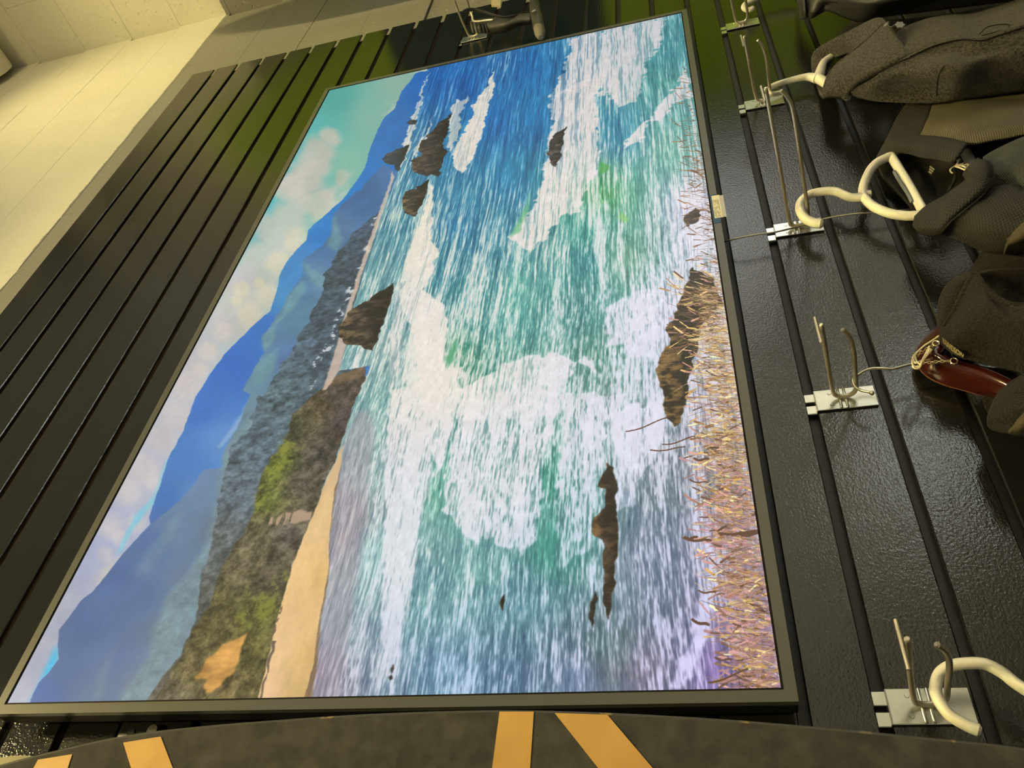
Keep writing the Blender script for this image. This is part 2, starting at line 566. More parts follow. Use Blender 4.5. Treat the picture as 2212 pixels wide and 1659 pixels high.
# ------------------------------------------------------------------ slat wall
SX0, SX1 = -1.0, 1.877
GAP = 0.0105
def slat_mesh(h):
    prof = [(0, .0012), (.0012, 0), (.0035, 0), (.0035, .009), (.0098, .009), (.0098, h - .009), (.0035, h - .009), (.0035, h), (.0012, h), (0, h - .0012)]
    b = bmesh.new()
    A = [b.verts.new((SX0, y, z)) for y, z in prof]
    B = [b.verts.new((SX1, y, z)) for y, z in prof]
    n = len(prof)
    for i in range(n):
        f = b.faces.new((A[i], A[(i + 1) % n], B[(i + 1) % n], B[i]))
        ys = [prof[i][0], prof[(i + 1) % n][0]]
        f.material_index = 1 if min(ys) >= 0.0034 else 0
    b.faces.new(A); b.faces.new(list(reversed(B)))
    add_box(b, SX0, SX1 - 0.018, 0.0092, 0.0098, -GAP - 0.0085, 0.0005, mi=2)
    bmesh.ops.recalc_face_normals(b, faces=b.faces)
    me = bpy.data.meshes.new('slat')
    b.to_mesh(me); b.free()
    me.materials.append(BLACK); me.materials.append(RAW); me.materials.append(GROOVE)
    return me
gaps = [1.317 - 0.0782 * k for k in range(18)] + [-0.077, -0.1572, -0.2370]
while gaps[-1] > FZ + 0.25:
    gaps.append(gaps[-1] - 0.0793)
slatwall = empty('slat_wall_panel', (0.4, 0.01, FZ + 0.2),
                 'glossy black painted slat wall panel of horizontal boards behind the television', 'wall panel')
bm = bmesh.new()
add_box(bm, SX0, SX1 - 0.018, 0.0098, YW - 0.0065, gaps[-1], 1.385)
finish(bm, 'backing_board', RAW, slatwall, smooth=False)
base_h = 0.0677
SLAT = slat_mesh(base_h)
tops = [1.389] + [g - GAP for g in gaps[:-1]]
rs = random.Random(2)
for top, bot in zip(tops, gaps):
    o = bpy.data.objects.new('slat', SLAT)
    COL.objects.link(o)
    o.parent = slatwall
    o.location = Vector((rs.uniform(-.0012, .0012), rs.uniform(-.0004, .0004), bot)) - slatwall.location
    o.scale.z = (top - bot) / base_h

# ------------------------------------------------------------------ picture on the television
TW, TH = 2304, 1296
def screen_image():
    f4 = np.float32
    us = (np.arange(TW, dtype=f4) + .5) / TW
    vs = (np.arange(TH, dtype=f4) + .5) / TH
    U, V = np.meshgrid(us, vs)
    # the picture was laid out on the photograph; go back from screen to that layout
    P = np.stack([R[:, 0] * SW, R[:, 1] * SH, R @ np.array([0.30015252, -0.02996192, -0.69748272])], 1)
    w = P[2, 0] * U + P[2, 1] * V + P[2, 2]
    X = ((P[0, 0] * U + P[0, 1] * V + P[0, 2]) / w * FPX + CX).astype(f4)
    Y = ((P[1, 0] * U + P[1, 1] * V + P[1, 2]) / w * FPX + CY).astype(f4)
    tab = np.random.RandomState(11).rand(256, 256).astype(f4)
    def N(u, v, seed=0):
        u = u + seed * 17.37; v = v + seed * 9.71
        iu = np.floor(u).astype(np.int32); iv = np.floor(v).astype(np.int32)
        fu = u - iu; fv = v - iv
        fu = fu * fu * (3 - 2 * fu); fv = fv * fv * (3 - 2 * fv)
        iu &= 255; iv &= 255
        ju = (iu + 1) & 255; jv = (iv + 1) & 255
        a = tab[iv, iu]; b = tab[iv, ju]; c = tab[jv, iu]; d = tab[jv, ju]
        return (a + (b - a) * fu) * (1 - fv) + (c + (d - c) * fu) * fv
    def fbm(u, v, o=4, seed=0, g=0.5):
        s = 0; a = 1.0; t = 0
        for k in range(o):
            s = s + a * N(u * 2 ** k, v * 2 ** k, seed + k); t += a; a *= g
        return s / t
    asp = 16 / 9
    UA = U * asp
    wx = fbm(UA * 14, V * 14, 4, 1) - .5
    wy = fbm(UA * 14, V * 14, 4, 5) - .5
    fine = fbm(UA * 150, V * 150, 3, 9)
    wfx = fbm(UA * 70, V * 70, 2, 21) - .5
    wfy = fbm(UA * 70, V * 70, 2, 25) - .5
    img = np.zeros((TH, TW, 3), f4)
    def C(*c): return np.array(c, f4) / 255
    def box(m, r):
        if r < 1: return m
        for ax in (0, 1):
            c = np.cumsum(np.pad(m, [(r + 1, r) if a == ax else (0, 0) for a in (0, 1)], mode='edge'), axis=ax, dtype=np.float64)
            n = m.shape[ax]
            m = ((np.take(c, range(2 * r + 1, 2 * r + 1 + n), ax) - np.take(c, range(0, n), ax)) / (2 * r + 1)).astype(f4)
        return m
    class Crop:
        def __init__(self, sl, m): self.sl, self.m = sl, m
        def __mul__(self, o):
            if isinstance(o, Crop): o = o.full()
            return Crop(self.sl, self.m * (o[self.sl] if isinstance(o, np.ndarray) else o))
        __rmul__ = __mul__
        def full(self):
            f = np.zeros((TH, TW), f4); f[self.sl] = self.m; return f
    def mask(poly, warp=0., fwarp=0., soft=0):
        xs = X + warp * wx * 2 + fwarp * wfx * 2
        ys = Y + warp * wy * 2 + fwarp * wfy * 2
        pts = np.array(poly, float)
        x0, y0 = pts.min(0) - 2; x1, y1 = pts.max(0) + 2
        sel = (xs > x0) & (xs < x1) & (ys > y0) & (ys < y1)
        if not sel.any(): return Crop((slice(0, 1), slice(0, 1)), np.zeros((1, 1), f4))
        rr_ = np.flatnonzero(sel.any(1)); cc_ = np.flatnonzero(sel.any(0))
        pad = soft * 2 + 2
        sl = (slice(max(0, rr_[0] - pad), min(TH, rr_[-1] + pad)), slice(max(0, cc_[0] - pad), min(TW, cc_[-1] + pad)))
        sel = sel[sl]; xs = xs[sl]; ys = ys[sl]
        m = np.zeros(sel.shape, f4)
        xx = xs[sel]; yy = ys[sel]
        ins = np.zeros(xx.shape, bool)
        for (ax_, ay_), (bx_, by_) in zip(pts, np.roll(pts, -1, 0)):
            if ay_ == by_: continue
            c = ((ay_ > yy) != (by_ > yy)) & (xx < (bx_ - ax_) * (yy - ay_) / (by_ - ay_) + ax_)
            ins ^= c
        m[sel] = ins
        return Crop(sl, box(m, soft))
    def lay(m, col):
        if not isinstance(m, Crop): m = Crop((slice(0, TH), slice(0, TW)), m)
        a = m.m[..., None]
        c = col[m.sl] if isinstance(col, np.ndarray) and col.ndim == 3 else np.asarray(col, f4)
        img[m.sl] += (c - img[m.sl]) * a
    LR = 8
    Xl, Yl = X[LR // 2::LR, LR // 2::LR].astype(np.float64), Y[LR // 2::LR, LR // 2::LR].astype(np.float64)
    def up_axis(a, n, ax):
        p = np.clip((np.arange(n) + .5) / LR - .5, 0, a.shape[ax] - 1.0001)
        i = np.floor(p).astype(int); f = (p - i).astype(f4)
        sh = [1] * a.ndim; sh[ax] = n
        f = f.reshape(sh)
        return np.take(a, i, ax) * (1 - f) + np.take(a, i + 1, ax) * f
    def idw(ctrl, pw=2.0):
        acc = 0; den = 0
        for c in ctrl:
            d = ((Xl - c[0]) ** 2 + (Yl - c[1]) ** 2 + 400.) ** (-pw / 2 * 1.35)
            v = np.array(c[2], float)
            acc = acc + (d[..., None] * v if v.ndim else d * v); den = den + d
        r = (acc / (den[..., None] if np.ndim(acc) == 3 else den)).astype(f4)
        return up_axis(up_axis(r, TH, 0), TW, 1)
    def ss(a, b, x):
        t = np.clip((x - a) / (b - a), 0, 1); return t * t * (3 - 2 * t)
    def tint(col, n, amt):
        return np.clip(col * (1 + (n[..., None] - .5) * 2 * amt), 0, 1)
    def Q(ox, oy, s, *p): return [(ox + x / s, oy + y / s) for x, y in p]
    z1 = lambda *p: Q(600, 20, 4.148, *p)
    z2 = lambda *p: Q(1000, 0, 3.6875, *p)
    z3 = lambda *p: Q(300, 380, 3.4567, *p)
    z4 = lambda *p: Q(850, 400, 3.3185, *p)
    z5 = lambda *p: Q(0, 850, 2.404, *p)
    z6 = lambda *p: Q(560, 850, 2.5516, *p)
    z7 = lambda *p: Q(1100, 850, 2.5516, *p)
    ALL = [(-100, 1800), (-100, -100), (2300, -100), (2300, 1800)]
    # ---- sky
    sky = idw([(c[0], c[1], np.array(c[2], f4) / 255) for c in [
        (720, 210, (62, 152, 152)), (870, 180, (132, 168, 158)), (800, 260, (120, 170, 160)), (690, 280, (75, 168, 168)),
        (640, 350, (52, 165, 175)), (750, 350, (125, 178, 162)), (600, 430, (60, 170, 180)), (700, 440, (135, 185, 170)),
        (560, 520, (90, 175, 185)), (480, 620, (180, 190, 190)), (400, 800, (190, 188, 195)), (300, 1000, (180, 182, 198)),
        (200, 1200, (165, 172, 200)), (100, 1400, (168, 172, 192)), (40, 1510, (170, 175, 195))]])
    lay(np.ones((TH, TW), f4), sky)
    cl = fbm(UA * 7, V * 8, 5, 40)
    cl2 = fbm(UA * 12, V * 16, 4, 44)
    def cloud(pts, r, col, dens=1.0, edge=.35):
        f = np.zeros((TH, TW), f4)
        for x, y, k in pts:
            f = np.maximum(f, 1 - np.sqrt((X - x) ** 2 + (Y - y) ** 2) / (r * k))
        lay(ss(.02, edge + .25, f + (cl - .5) * .8) * dens * .85, tint(C(*[v * .94 for v in col]), cl2, .07))
    cloud([(710, 297, .6), (690, 325, .8), (680, 350, .9), (660, 385, .9), (645, 410, .7)], 62, (206, 196, 186))
    cloud([(738, 378, .7), (735, 390, .5)], 28, (190, 190, 175), .8)
    cloud([(700, 435, .8), (690, 450, 1.)], 38, (205, 205, 185), .9)
    cloud([(625, 415, 1.), (640, 440, 1.2), (620, 470, 1.4), (590, 500, 1.5), (600, 540, 1.5), (560, 560, 1.6), (560, 610, 1.6), (530, 640, 1.6), (500, 690, 1.6)], 48, (206, 204, 192))
    cloud([(640, 520, 1.), (600, 570, 1.), (580, 640, 1.), (540, 680, 1.)], 40, (222, 214, 190), .9)
    cloud([(520, 600, 1.), (470, 700, 1.2), (430, 760, 1.2), (400, 820, 1.2)], 50, (203, 200, 202), .9)
    cloud([(560, 610, .6), (520, 625, .9), (510, 650, .6)], 28, (226, 218, 186), .8)
    cloud([(480, 715, 1.), (450, 760, 1.), (430, 800, .9)], 30, (224, 214, 205), .8)
    cloud([(400, 830, 1.2), (380, 900, 1.2), (350, 950, 1.3), (310, 1010, 1.3), (270, 1060, 1.3), (235, 1130, 1.2)], 45, (212, 204, 204), .95)
    cloud([(330, 1040, 1.), (290, 1130, 1.), (260, 1160, .9), (225, 1195, .8)], 34, (214, 206, 206), .8)
    cloud([(240, 1100, 1.2), (190, 1180, 1.3), (160, 1250, 1.3), (110, 1340, 1.4), (70, 1430, 1.4)], 55, (172, 176, 202), .75, .6)
    def gapp(poly, col, s=9): lay(mask(poly, 8, 3, s), C(*col))
    gapp([(505, 770), (470, 785), (448, 815), (435, 850), (445, 840), (470, 800), (490, 790)], (95, 185, 190), 6)
    gapp([(395, 945), (372, 985), (350, 1030), (325, 1075), (290, 1110), (272, 1145), (290, 1130), (330, 1085), (355, 1040), (385, 975)], (120, 196, 214))
    gapp([(290, 1110), (268, 1150), (250, 1200), (262, 1190), (285, 1140), (300, 1115)], (125, 195, 215), 6)
    gapp([(122, 1395), (100, 1440), (72, 1500), (50, 1530), (85, 1490), (126, 1430), (128, 1405)], (60, 180, 225), 8)
    # ---- far blue ridge
    ridge = [(930, 150)] + z1((1235, 575), (1110, 740), (1040, 900), (960, 960), (890, 1090), (830, 1240), (780, 1430), (660, 1600)) + \
        z3((1590, 80), (1530, 170), (1380, 300), (1270, 400), (1250, 480), (1170, 560), (1100, 640), (1050, 750), (1030, 860), (980, 1010), (880, 1090), (800, 1170), (640, 1330), (520, 1500), (420, 1659)) + \
        z5((1020, 0), (1000, 60), (955, 190), (880, 320), (830, 480), (775, 640), (780, 680), (800, 690)) + [(500, 1200), (800, 800), (1100, 400)]
    mcol = idw([(c[0], c[1], np.array(c[2], f4) / 255) for c in [
        (890, 190, (25, 100, 178)), (840, 280, (30, 105, 180)), (800, 340, (32, 112, 188)), (740, 430, (28, 118, 190)), (690, 500, (38, 120, 192)),
        (640, 580, (62, 132, 192)), (610, 640, (66, 138, 190)), (580, 710, (52, 112, 190)), (500, 790, (52, 106, 188)), (440, 880, (62, 114, 190)),
        (400, 990, (72, 124, 190)), (480, 950, (92, 138, 194)), (360, 1080, (70, 116, 182)), (420, 1080, (92, 134, 188)), (340, 1140, (76, 112, 172)), (900, 300, (40, 100, 165)), (700, 600, (80, 130, 175))]])
    lay(mask(ridge, 0, 1.5, 1), tint(mcol, fbm(UA * 25, V * 25, 4, 50), .05))
    lay(mask(z5((1290, 20), (1260, 90), (1180, 200), (1130, 280), (1150, 280), (1230, 190), (1280, 110), (1310, 30)), 5, 4, 5) * .5, C(165, 188, 205))
    # ---- mid hills with lighter slopes
    mid = z1((940, 1390), (720, 1640)) + z3((1640, 110), (1540, 190), (1450, 290), (1440, 380), (1430, 450), (1340, 540), (1230, 630), (1215, 760), (1120, 880), (1060, 1000), (910, 1210), (940, 1310), (860, 1430), (780, 1600)) + \
        z5((1300, 0), (1230, 180), (1160, 310), (1150, 480)) + [(560, 1050), (720, 780), (850, 480), (870, 380)]
    n2 = fbm(UA * 30, V * 22, 4, 60)
    mc2 = idw([(c[0], c[1], np.array(c[2], f4) / 255) for c in [
        (840, 360, (66, 108, 160)), (780, 430, (60, 100, 150)), (740, 500, (78, 112, 150)), (700, 540, (66, 108, 156)), (650, 600, (72, 118, 158)),
        (690, 600, (96, 130, 160)), (640, 680, (86, 128, 152)), (620, 780, (80, 112, 158)), (560, 800, (100, 138, 156)), (540, 900, (106, 136, 150)), (500, 1000, (110, 140, 160))]])
    lay(mask(mid, 2, 3, 1), tint(mc2, n2, .09))
    for poly in (z3((1440, 290), (1450, 430), (1400, 520), (1480, 590), (1520, 470), (1500, 380)),
                 z3((1225, 640), (1240, 700), (1300, 800), (1390, 870), (1400, 760), (1290, 700)),
                 z3((1120, 890), (1240, 780), (1260, 860), (1130, 1000), (1010, 1130), (1030, 1200), (940, 1310), (905, 1235), (960, 1150), (1070, 1020)),
                 z3((870, 1440), (960, 1340), (1050, 1270), (1000, 1450), (900, 1560), (850, 1560))):
        lay(mask(poly, 6, 4, 7) * .62, tint(C(112, 155, 158), n2, .12))
    # ---- nearer blue mountain at the left of the picture
    m2 = z5((780, 680), (640, 830), (560, 930), (480, 1030), (420, 1080), (380, 1130), (310, 1230), (300, 1300), (305, 1380), (260, 1440), (200, 1500), (160, 1590), (150, 1640)) + [(560, 1560), (620, 1300), (560, 1000), (470, 1010)] + z5((1060, 400), (930, 560))
    mc3 = idw([(c[0], c[1], np.array(c[2], f4) / 255) for c in [
        (330, 1170, (84, 112, 160)), (250, 1250, (80, 106, 154)), (180, 1340, (78, 104, 152)), (140, 1440, (76, 104, 150)), (90, 1500, (62, 100, 168)),
        (300, 1300, (88, 110, 152)), (240, 1420, (90, 112, 152)), (380, 1150, (104, 130, 158)), (430, 1060, (108, 136, 168)), (400, 1250, (104, 124, 150)),
        (350, 1360, (104, 124, 142)), (300, 1480, (112, 128, 148)), (200, 1500, (94, 116, 150)), (470, 1150, (100, 118, 135))]])
    lay(mask(m2, 2, 2, 1), tint(mc3, n2, .06))
    leaf = fbm(UA * 70, V * 50, 4, 66, .75)
    lay(mask(z5((1330, 60), (1160, 330), (1130, 560), (1080, 760), (1000, 900), (860, 1080), (800, 1250), (760, 1380), (610, 1600), (760, 1600), (950, 1450), (1040, 1200), (1090, 900), (1160, 640), (1200, 420), (1330, 200)), 8, 5, 9) * .75,
        tint(C(122, 146, 150), leaf, .22))
    lay(mask(z5((950, 590), (880, 680), (800, 780), (700, 920), (740, 960), (830, 880), (920, 720)), 8, 5, 10) * .45, tint(C(120, 145, 158), leaf, .15))
    lay(mask(z5((600, 1310), (520, 1420), (490, 1590), (540, 1590), (560, 1450)), 8, 5, 9) * .4, C(130, 150, 150))
    # ---- dark wooded ridge
    m4 = z3((1790, 270), (1720, 330), (1600, 440), (1490, 580), (1440, 660), (1390, 720), (1380, 860), (1330, 960), (1290, 1030), (1230, 1130), (1180, 1230), (1080, 1400), (1000, 1530), (920, 1640)) + \
        z5((1330, 20), (1290, 190), (1200, 300), (1170, 420), (1150, 500), (1110, 700), (1090, 830), (1040, 980), (1030, 1100), (990, 1250), (920, 1370), (830, 1480), (750, 1620)) + [(640, 1560), (700, 1000), (800, 640), (830, 470)]
    tr = fbm(UA * 90, V * 70, 3, 70, .8)
    mc4 = idw([(c[0], c[1], np.array(c[2], f4) / 255) for c in [
        (790, 500, (66, 84, 104)), (730, 580, (62, 78, 90)), (700, 680, (66, 82, 96)), (660, 760, (74, 92, 106)), (600, 860, (84, 104, 112)),
        (560, 950, (86, 104, 116)), (520, 1050, (92, 106, 116)), (480, 1180, (94, 100, 100)), (440, 1300, (92, 96, 92)), (400, 1420, (84, 82, 74)), (340, 1500, (96, 92, 84))]])
    lay(mask(m4, 3, 7, 1), tint(mc4, tr, .5))
    lay(mask(z3((1720, 330), (1790, 280), (1640, 680), (1560, 880), (1480, 1050), (1300, 1450), (1270, 1640), (1330, 1500), (1420, 1330), (1500, 1080), (1560, 930), (1640, 760), (1720, 560), (1800, 330)), 6, 8, 3) * ss(.5, .62, tr), C(190, 195, 200))
    # ---- headland, dark brown with green and tan patches
    h1 = [(795, 785), (768, 794), (728, 814), (702, 837), (679, 857)] + z5((1640, 0), (1520, 110), (1480, 240), (1380, 370), (1350, 460), (1320, 600), (1290, 690), (1230, 770), (1180, 850), (1130, 980), (1090, 1100), (1000, 1230), (960, 1330), (860, 1480), (800, 1600)) + \
        z6((-20, 1710), (5, 1710), (60, 1400), (120, 1160), (190, 930), (300, 650), (420, 370), (460, 260), (500, 120), (545, 0), (570, -60), (590, -140))
    mc5 = idw([(c[0], c[1], np.array(c[2], f4) / 255) for c in [
        (770, 800, (84, 72, 66)), (720, 840, (70, 62, 58)), (690, 880, (98, 86, 62)), (640, 910, (84, 84, 62)), (740, 900, (72, 64, 66)), (690, 980, (82, 76, 72)),
        (600, 1000, (104, 112, 48)), (570, 1080, (106, 112, 52)), (650, 1040, (86, 80, 72)), (560, 1150, (98, 92, 70)), (620, 1150, (92, 84, 78)), (520, 1220, (96, 88, 66)),
        (580, 1250, (88, 80, 66)), (480, 1340, (88, 80, 52)), (560, 1320, (96, 98, 48)), (520, 1400, (98, 92, 50)), (420, 1450, (96, 86, 58)), (500, 1480, (104, 92, 60)), (380, 1500, (100, 92, 72))]])
    fol = fbm(UA * 75, V * 75, 4, 80, .8)
    lay(mask(h1, 4, 5, 1), tint(mc5, fol, .75))
    lay(mask([(640, 895), (610, 950), (580, 1000), (560, 1045), (545, 1110), (560, 1120), (585, 1060), (625, 1000), (650, 940)], 8, 8, 6) * ss(.42, .66, fol) * .65, C(128, 134, 52))
    lay(mask(z5((1510, 910), (1400, 960), (1300, 1080), (1200, 1180), (1260, 1230), (1380, 1180), (1440, 1100), (1490, 980)), 12, 8, 6) * ss(.45, .68, fol) * .65, C(124, 126, 48))
    st = fbm(UA * 30, V * 160, 3, 84)
    lay(mask(z6((300, 650), (200, 650), (80, 680), (10, 700), (60, 730), (180, 725), (280, 700)), 6, 6, 2) * ss(.45, .55, st), C(172, 146, 122))
    lay(mask(z5((1285, 1240), (1200, 1280), (1110, 1350), (1060, 1400), (1000, 1470), (1080, 1500), (1060, 1560), (1150, 1530), (1220, 1440), (1250, 1330)), 7, 8, 2), tint(C(196, 146, 78), fbm(UA * 80, V * 35, 4, 86), .35))
    lay(mask(z3((1700, 1400), (1640, 1430), (1480, 1500), (1390, 1580), (1500, 1560), (1640, 1500)), 5, 6, 4) * .55, C(140, 118, 84))
    # ---- water
    wat = idw([(c[0], c[1], np.array(c[2], f4) / 255) for c in [
        (930, 170, (24, 92, 164)), (1000, 180, (24, 96, 166)), (1060, 260, (26, 100, 166)), (1130, 150, (30, 106, 168)), (1150, 260, (32, 116, 172)), (990, 300, (40, 120, 165)), (1000, 480, (34, 122, 166)),
        (950, 580, (44, 130, 152)), (1090, 400, (36, 128, 172)), (1060, 480, (52, 140, 165)), (1180, 600, (84, 164, 158)), (1130, 640, (92, 170, 160)), (1270, 560, (54, 148, 148)), (1270, 490, (52, 162, 146)), (1230, 660, (62, 138, 136)),
        (1330, 290, (50, 140, 168)), (1440, 110, (66, 146, 158)), (1430, 180, (70, 150, 150)), (1450, 330, (104, 172, 158)), (1300, 420, (70, 168, 100)), (1350, 560, (120, 180, 150)), (1010, 640, (60, 148, 150)), (985, 780, (64, 152, 120)),
        (1160, 830, (108, 178, 152)), (1290, 780, (84, 150, 130)), (1320, 860, (120, 160, 150)), (1190, 1050, (60, 142, 126)), (1200, 1190, (64, 146, 134)), (960, 1050, (104, 172, 154)), (900, 1300, (112, 164, 168)), (950, 1450, (104, 142, 168)),
        (1100, 1470, (78, 112, 142)), (1120, 1300, (94, 146, 160)), (1040, 1240, (110, 166, 164)), (820, 1200, (138, 178, 182)), (800, 1020, (150, 180, 178)), (750, 1380, (140, 160, 174)), (720, 1150, (160, 156, 164)), (700, 1450, (154, 142, 164)), (740, 1100, (166, 164, 170)),
        (860, 620, (110, 160, 165)), (850, 760, (150, 180, 178)), (1250, 1460, (112, 132, 166)), (1310, 1440, (96, 108, 122)), (1300, 1400, (84, 118, 120)), (1400, 1200, (130, 144, 164)), (1440, 1040, (116, 134, 146)), (1400, 1450, (124, 118, 140)), (1560, 1450, (126, 108, 168)),
        (1610, 1350, (148, 130, 176)), (1560, 1150, (148, 140, 166)), (1520, 1000, (132, 130, 140)), (1550, 880, (180, 170, 190)), (1500, 450, (214, 206, 230)), (1480, 700, (190, 190, 205)), (1620, 1250, (140, 130, 150))]])
    sea = [(925, 148), (905, 230), (880, 300), (850, 400), (822, 455), (803, 530), (780, 600), (765, 660), (748, 745), (734, 800), (800, 790), (790, 830), (773, 850)] + \
        z6((480, 180), (455, 280), (445, 400), (405, 620), (385, 800), (383, 930), (355, 1130), (325, 1300), (312, 1470), (250, 1710)) + [(1750, 1560), (1480, -20)]
    # long lines of broken water
    vw = V + (fbm(UA * 4, V * 7, 3, 90) - .5) * .016
    s1 = fbm(UA * 9, vw * 300, 3, 91, .8)
    s2 = fbm(UA * 36, vw * 520, 2, 96, .7)
    s3 = fbm(UA * 80, vw * 420, 2, 99, .7)
    near = ss(500, 1300, Y + X * .3)
    strk = s1 * (1 - .5 * near) + s2 * .45 + s3 * .6 * near + .5 * (fbm(UA * 5, vw * 60, 3, 103) - .5)
    strk = (strk - strk.mean()) / strk.std()
    lay(mask(sea, 0, 2, 1), np.clip(wat * (1 + .15 * strk[..., None] * np.array([1.0, .8, .6], f4)), 0, 1))
    fcov = idw([(1060, 250, .06), (1000, 190, .12), (930, 170, .1), (1100, 350, .10), (1150, 180, .05), (1000, 480, .3), (950, 560, .4), (1060, 600, .45), (1000, 700, .55), (1250, 600, .30), (1180, 560, .5), (1280, 700, .2), (1230, 730, .3), (1240, 850, .6),
        (1100, 800, .75), (1000, 850, .85), (1060, 900, .8), (1400, 600, .8), (1380, 500, .65), (1450, 450, .7), (1350, 400, .5), (1330, 280, .2), (1300, 330, .5), (1440, 120, .3), (1400, 230, .4), (1450, 330, .4), (1480, 520, .95), (1440, 650, .95),
        (1380, 800, .7), (1330, 850, .5), (1300, 950, .55), (1250, 950, .6), (1180, 1000, .25), (1190, 1180, .12), (1000, 1250, .42), (940, 1130, .22), (900, 1320, .4), (800, 1200, .15), (760, 1300, .10), (720, 1200, .04), (790, 1450, .38), (950, 1450, .5), (1100, 1350, .42), (1080, 1450, .28),
        (1250, 1400, .70), (1400, 1250, .42), (1450, 1060, .38), (1400, 1400, .5), (1310, 1450, .15), (1250, 1250, .65), (820, 950, .3), (880, 640, .5), (850, 760, .55), (1560, 1430, .02), (1600, 1250, .1), (1540, 1100, .25), (1500, 1250, .5), (1470, 1400, .55), (1550, 800, .6), (860, 500, .6)])
    fcol = idw([(c[0], c[1], np.array(c[2], f4) / 255) for c in [(1000, 250, (222, 214, 202)), (900, 450, (228, 220, 204)), (950, 800, (232, 224, 214)), (1250, 250, (222, 212, 208)), (1420, 80, (205, 200, 208)), (1200, 450, (228, 220, 212)),
        (1450, 600, (226, 222, 238)), (1350, 450, (226, 222, 226)), (1450, 800, (222, 220, 240)), (1050, 1000, (226, 224, 230)), (900, 1200, (222, 224, 230)), (1250, 1200, (214, 222, 240)), (1000, 1450, (190, 210, 238)), (1400, 1300, (208, 210, 242)), (1500, 1450, (218, 212, 250)), (760, 1400, (210, 214, 226))]])
    band = fbm(UA * 2.5, vw * 20, 4, 107) - .5
    th = 1.7 - 3.2 * fcov - 2.6 * band
    fm = mask(sea, 0, 2, 1) * (.9 * ss(-1.1, 1.9, strk - th) * ss(.0, .3, fcov + .35 * band))
    lay(fm, fcol)
    fcolt = tint(fcol, fbm(UA * 70, vw * 130, 3, 120), .05)
    def foam(poly, warp=6, fw=7, soft=2, a=.96, keep=.25):
        m = mask(poly, warp * 1.4, fw * 1.4, soft + 1)
        lay(m * np.clip(a - (keep + .22) * ss(-.3, 1.8, -strk - band * 2.5), 0, 1), fcolt)
    foam([(1236, 81), (1434, 35), (1436, 70), (1425, 110), (1405, 130), (1385, 180), (1372, 215), (1340, 228), (1310, 205), (1262, 190), (1205, 205), (1190, 212), (1215, 180)], 8, 8, 1, .92, .3)
    foam([(1192, 213), (1240, 180), (1285, 170), (1290, 250), (1292, 340), (1280, 390), (1262, 425), (1245, 452), (1210, 462), (1175, 520), (1135, 540), (1103, 512), (1135, 470), (1160, 420), (1180, 340), (1190, 270)], 5, 7, 1, .96, .25)
    foam([(1485, 141), (1461, 190), (1423, 225), (1390, 260), (1366, 293), (1340, 318), (1352, 312), (1380, 305), (1401, 262), (1445, 250), (1456, 228), (1496, 211)], 4, 6, 1)
    foam(z1((1940, 540), (1900, 640), (1830, 760), (1740, 880), (1760, 940), (1680, 1050), (1600, 1180), (1560, 1300), (1580, 1420), (1640, 1480), (1720, 1380), (1800, 1200), (1870, 980), (1950, 650)), 4, 4, 1, 1, .05)
    foam(z1((1620, 790), (1560, 900), (1540, 1080), (1510, 1230), (1550, 1280), (1600, 1150), (1650, 950), (1690, 850), (1720, 760), (1650, 830)), 4, 4, 1, .95, .1)
    foam(z1((1350, 560), (1300, 700), (1230, 900), (1170, 1050), (1100, 1300), (1120, 1400), (1180, 1250), (1240, 1000), (1290, 820)), 3, 4, 1, .9, .1)
    foam(z1((1400, 930), (1330, 1100), (1270, 1200), (1200, 1280), (1230, 1330), (1280, 1250), (1340, 1150)), 3, 4, 1, .85, .1)
    foam([(928, 395), (938, 440), (930, 520), (945, 545), (915, 625), (955, 660), (966, 700), (962, 790), (972, 820), (950, 890), (938, 905), (916, 882), (898, 746), (880, 701), (866, 640), (880, 568), (900, 500), (912, 470)], 5, 4, 1, 1, .05)
    foam([(900, 470), (880, 540), (860, 620), (850, 680), (842, 760), (838, 850), (850, 840), (866, 740), (880, 640), (905, 540)], 5, 4, 1, .8, .3)
    foam([(936, 850), (920, 880), (925, 930), (935, 985), (946, 1032), (958, 990), (975, 930), (990, 860), (1000, 790), (960, 800)], 4, 5, 1, .97, .15)
    foam(z6((1010, 500), (1020, 550), (1010, 630), (1080, 720), (1140, 760), (1180, 820), (1260, 770), (1350, 850), (1410, 800), (1450, 900), (1520, 790), (1545, 600), (1550, 480), (1590, 200), (1650, 60), (1560, -90), (1300, 0), (1100, 60), (1080, 250)), 5, 9, 1, .94, .42)
    foam([(985, 845), (1005, 900), (1050, 915), (1085, 900), (1140, 925), (1175, 900), (1200, 880), (1215, 830), (1240, 800), (1270, 765), (1290, 800), (1200, 760), (1100, 780)], 6, 8, 1, .96, .25)
    foam(z6((720, 0), (690, 380), (700, 650), (690, 980), (665, 1230), (690, 1500), (720, 1660), (745, 1660), (770, 1530), (800, 1300), (840, 1100), (880, 750), (950, 430), (930, 0), (900, -80)), 4, 5, 1, .94, .33)
    foam(z7((290, 0), (280, 250), (270, 500), (255, 940), (290, 990), (350, 930), (450, 830), (478, 500), (520, 250), (640, 0)), 5, 8, 1, .85, .5)
    foam(z7((580, 100), (700, 60), (860, 60), (860, 230), (800, 360), (740, 430), (720, 540), (680, 630), (640, 640), (600, 665), (590, 400), (570, 250)), 5, 8, 1, .93, .3)
    foam(z7((1135, 1080), (1110, 1200), (1080, 1380), (1020, 1540), (960, 1650), (880, 1650), (960, 1450), (1010, 1330), (1040, 1180), (1100, 1060)), 5, 8, 1, .9, .35)
